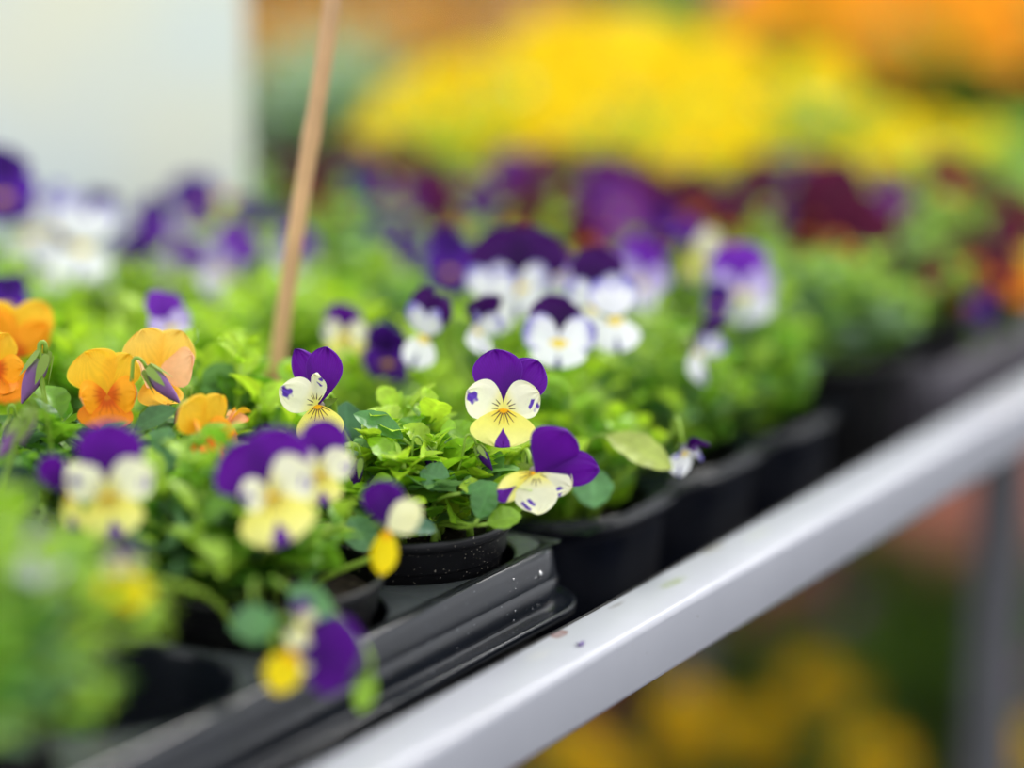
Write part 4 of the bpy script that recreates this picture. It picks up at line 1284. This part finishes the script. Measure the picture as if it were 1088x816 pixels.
for (x, y) in ((890, 712), (965, 745), (1020, 690), (1010, 790), (940, 690), (1060, 660), (810, 800), (1050, 760), (985, 640), (850, 700)):
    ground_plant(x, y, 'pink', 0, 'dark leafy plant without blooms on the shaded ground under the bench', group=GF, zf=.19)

# the bench beyond, with its pots
bench2 = thing('display_bench', (0.3, 3.0, BENCH_Z - .10), 'second bench far behind, carrying blurred orange and ochre plants', 'bench')
mb = MB(); v, f = box_arrays(-1.6, 2.2, -.35, 1.0, -.02, 0.0); mb.add(v, f); me = mb.mesh('bed', [M['bed']]); flat(me); link('bed', me, bench2)
mb = MB(); v, f = box_arrays(-1.6, 2.2, -.38, -.35, -.03, 0.01, .003); mb.add(v, f); link('rail', mb.mesh('rail', [M['leg']]), bench2)
for (x, y) in ((-1.5, -.3), (2.1, -.3), (-1.5, .9), (2.1, .9)):
    mb = MB(); v, f = box_arrays(x - .025, x + .025, y - .025, y + .025, -BENCH_Z + .10, -.02); mb.add(v, f); me = mb.mesh('leg', [M['leg']]); flat(me); link('leg', me, bench2)
rb = np.random.default_rng(21)
B2Z = BENCH_Z - .10


def far_plant(x, y, kind, heads, label, group, pal, size=1.2, spread=.07, H=.15, fs=1.7):
    o = thing('potted_plant' if not heads else 'potted_pansy', (x, y, B2Z), label, 'plant' if not heads else 'flower', group)
    sc = Matrix.Scale(1.3, 4)
    link('pot', POT, o, sc); link('soil', SOIL, o, Matrix.Translation((0, 0, .088)) @ sc)
    link('foliage', foliage(pal, 90 + int(abs(x) * 50) % 3, 0, .058, .075, 30), o, Matrix.Translation((0, 0, .088)) @ Matrix.Rotation(x * 9, 4, 'Z') @ Matrix.Scale(fs, 4))
    for k in range(heads):
        q = np.array([x, y, B2Z + .1 + H * .5]) + np.array([rb.uniform(-1, 1) * spread, rb.uniform(-1, .6) * spread, rb.uniform(-.2, .5) * H])
        add_flower(o, kind, q, facing(rb.uniform(-.4, .4), rb.uniform(0, .5)), rb.uniform(-40, 40), size * rb.uniform(.9, 1.1), 'big', 1 + int(rb.integers(3)), 0, None, True)
    return o


G_or, G_oc, G_gr = 'blurred golden orange pansies on the far bench', 'blurred ochre leafed plants on the far bench', 'blurred green plants on the far bench'
for i in range(15):
    for j, y in enumerate((2.74, 2.92, 3.12, 3.35)):
        x = -.75 + i * .155 + .04 * (j % 2)
        px = 544 + FPX * x / (y * .973 + .08)
        if px < 240 or px > 1180:
            continue
        if px > 835:
            far_plant(x, y, 'gold', 9, 'blurred golden orange pansy in the far mass above the scattered yellow ones', G_or, 'mid', 1.5, spread=.08, H=.19)
        elif px > 760:
            far_plant(x, y, 'violet', 3, 'blurred mauve pansy far behind the yellow mass', 'blurred mauve pansies on the far bench', 'dark', 1.1)
        elif px > 640:
            far_plant(x, y, 'pink', 0, 'blurred dark leafed plant on the far bench, above the yellow mass', G_gr, 'dark')
        else:
            far_plant(x, y, 'pink', 0, 'blurred ochre leafed plant on the far bench beside the pale board', G_oc, 'ochre')
# silvery plant behind the maroon ones
for (px, py, zc) in ((335, 150, 2.12), (372, 165, 2.05)):
    c = ray(px, py, zc)
    o = thing('potted_plant', (c[0], c[1], BENCH_Z + BED), 'blurred silvery green leafy plant beside the cane, behind the maroon blooms', 'plant', 'silvery green plants behind the maroon blooms')
    link('pot', POT, o); link('soil', SOIL, o, Matrix.Translation((0, 0, .066)))
    link('foliage', foliage('silver', 70, 0, .06, .11, 34), o, Matrix.Translation((0, 0, .066)) @ Matrix.Scale(1.25, 4))

# ------------------------------------------------------------------ light
w = bpy.data.worlds.new('sky'); SC.world = w; w.use_nodes = True
nt = w.node_tree; nt.nodes.clear()
wo = nt.nodes.new('ShaderNodeOutputWorld'); bg = nt.nodes.new('ShaderNodeBackground')
tc = nt.nodes.new('ShaderNodeTexCoord'); sp = nt.nodes.new('ShaderNodeSeparateXYZ')
nt.links.new(tc.outputs['Generated'], sp.inputs[0])
c = ramp(nt, sp.outputs[2], [(0.0, (0.86, 0.88, 0.92)), (0.2, (1.0, 1.02, 1.06)), (0.9, (0.86, 0.89, 0.95))])
nt.links.new(c, bg.inputs[0]); bg.inputs[1].default_value = 1.62
nt.links.new(bg.outputs[0], wo.inputs[0])
sd = bpy.data.lights.new('sun', 'SUN'); sd.energy = 2.5; sd.angle = math.radians(18); sd.color = (1.0, .97, .92)
so = link('sun', sd)
so.rotation_euler = (Vector((-0.38, -0.58, -0.78))).to_track_quat('-Z', 'Y').to_euler()

# ------------------------------------------------------------------ camera
cd = bpy.data.cameras.new('camera'); cam = link('camera', cd)
cd.lens = 85; cd.sensor_width = 36; cd.sensor_fit = 'HORIZONTAL'
cd.clip_start = .05; cd.clip_end = 60
cam.location = Vector(CAM)
cam.rotation_euler = (PI / 2 - PITCH, 0, 0)
cd.dof.use_dof = True
cd.dof.focus_distance = 1.042
cd.dof.aperture_fstop = 1.55
SC.camera = cam
SC.view_settings.view_transform = 'Standard'
SC.view_settings.look = 'None'
SC.view_settings.gamma = 1.0
SC.view_settings.use_curve_mapping = False
SC.view_settings.exposure = 0.07
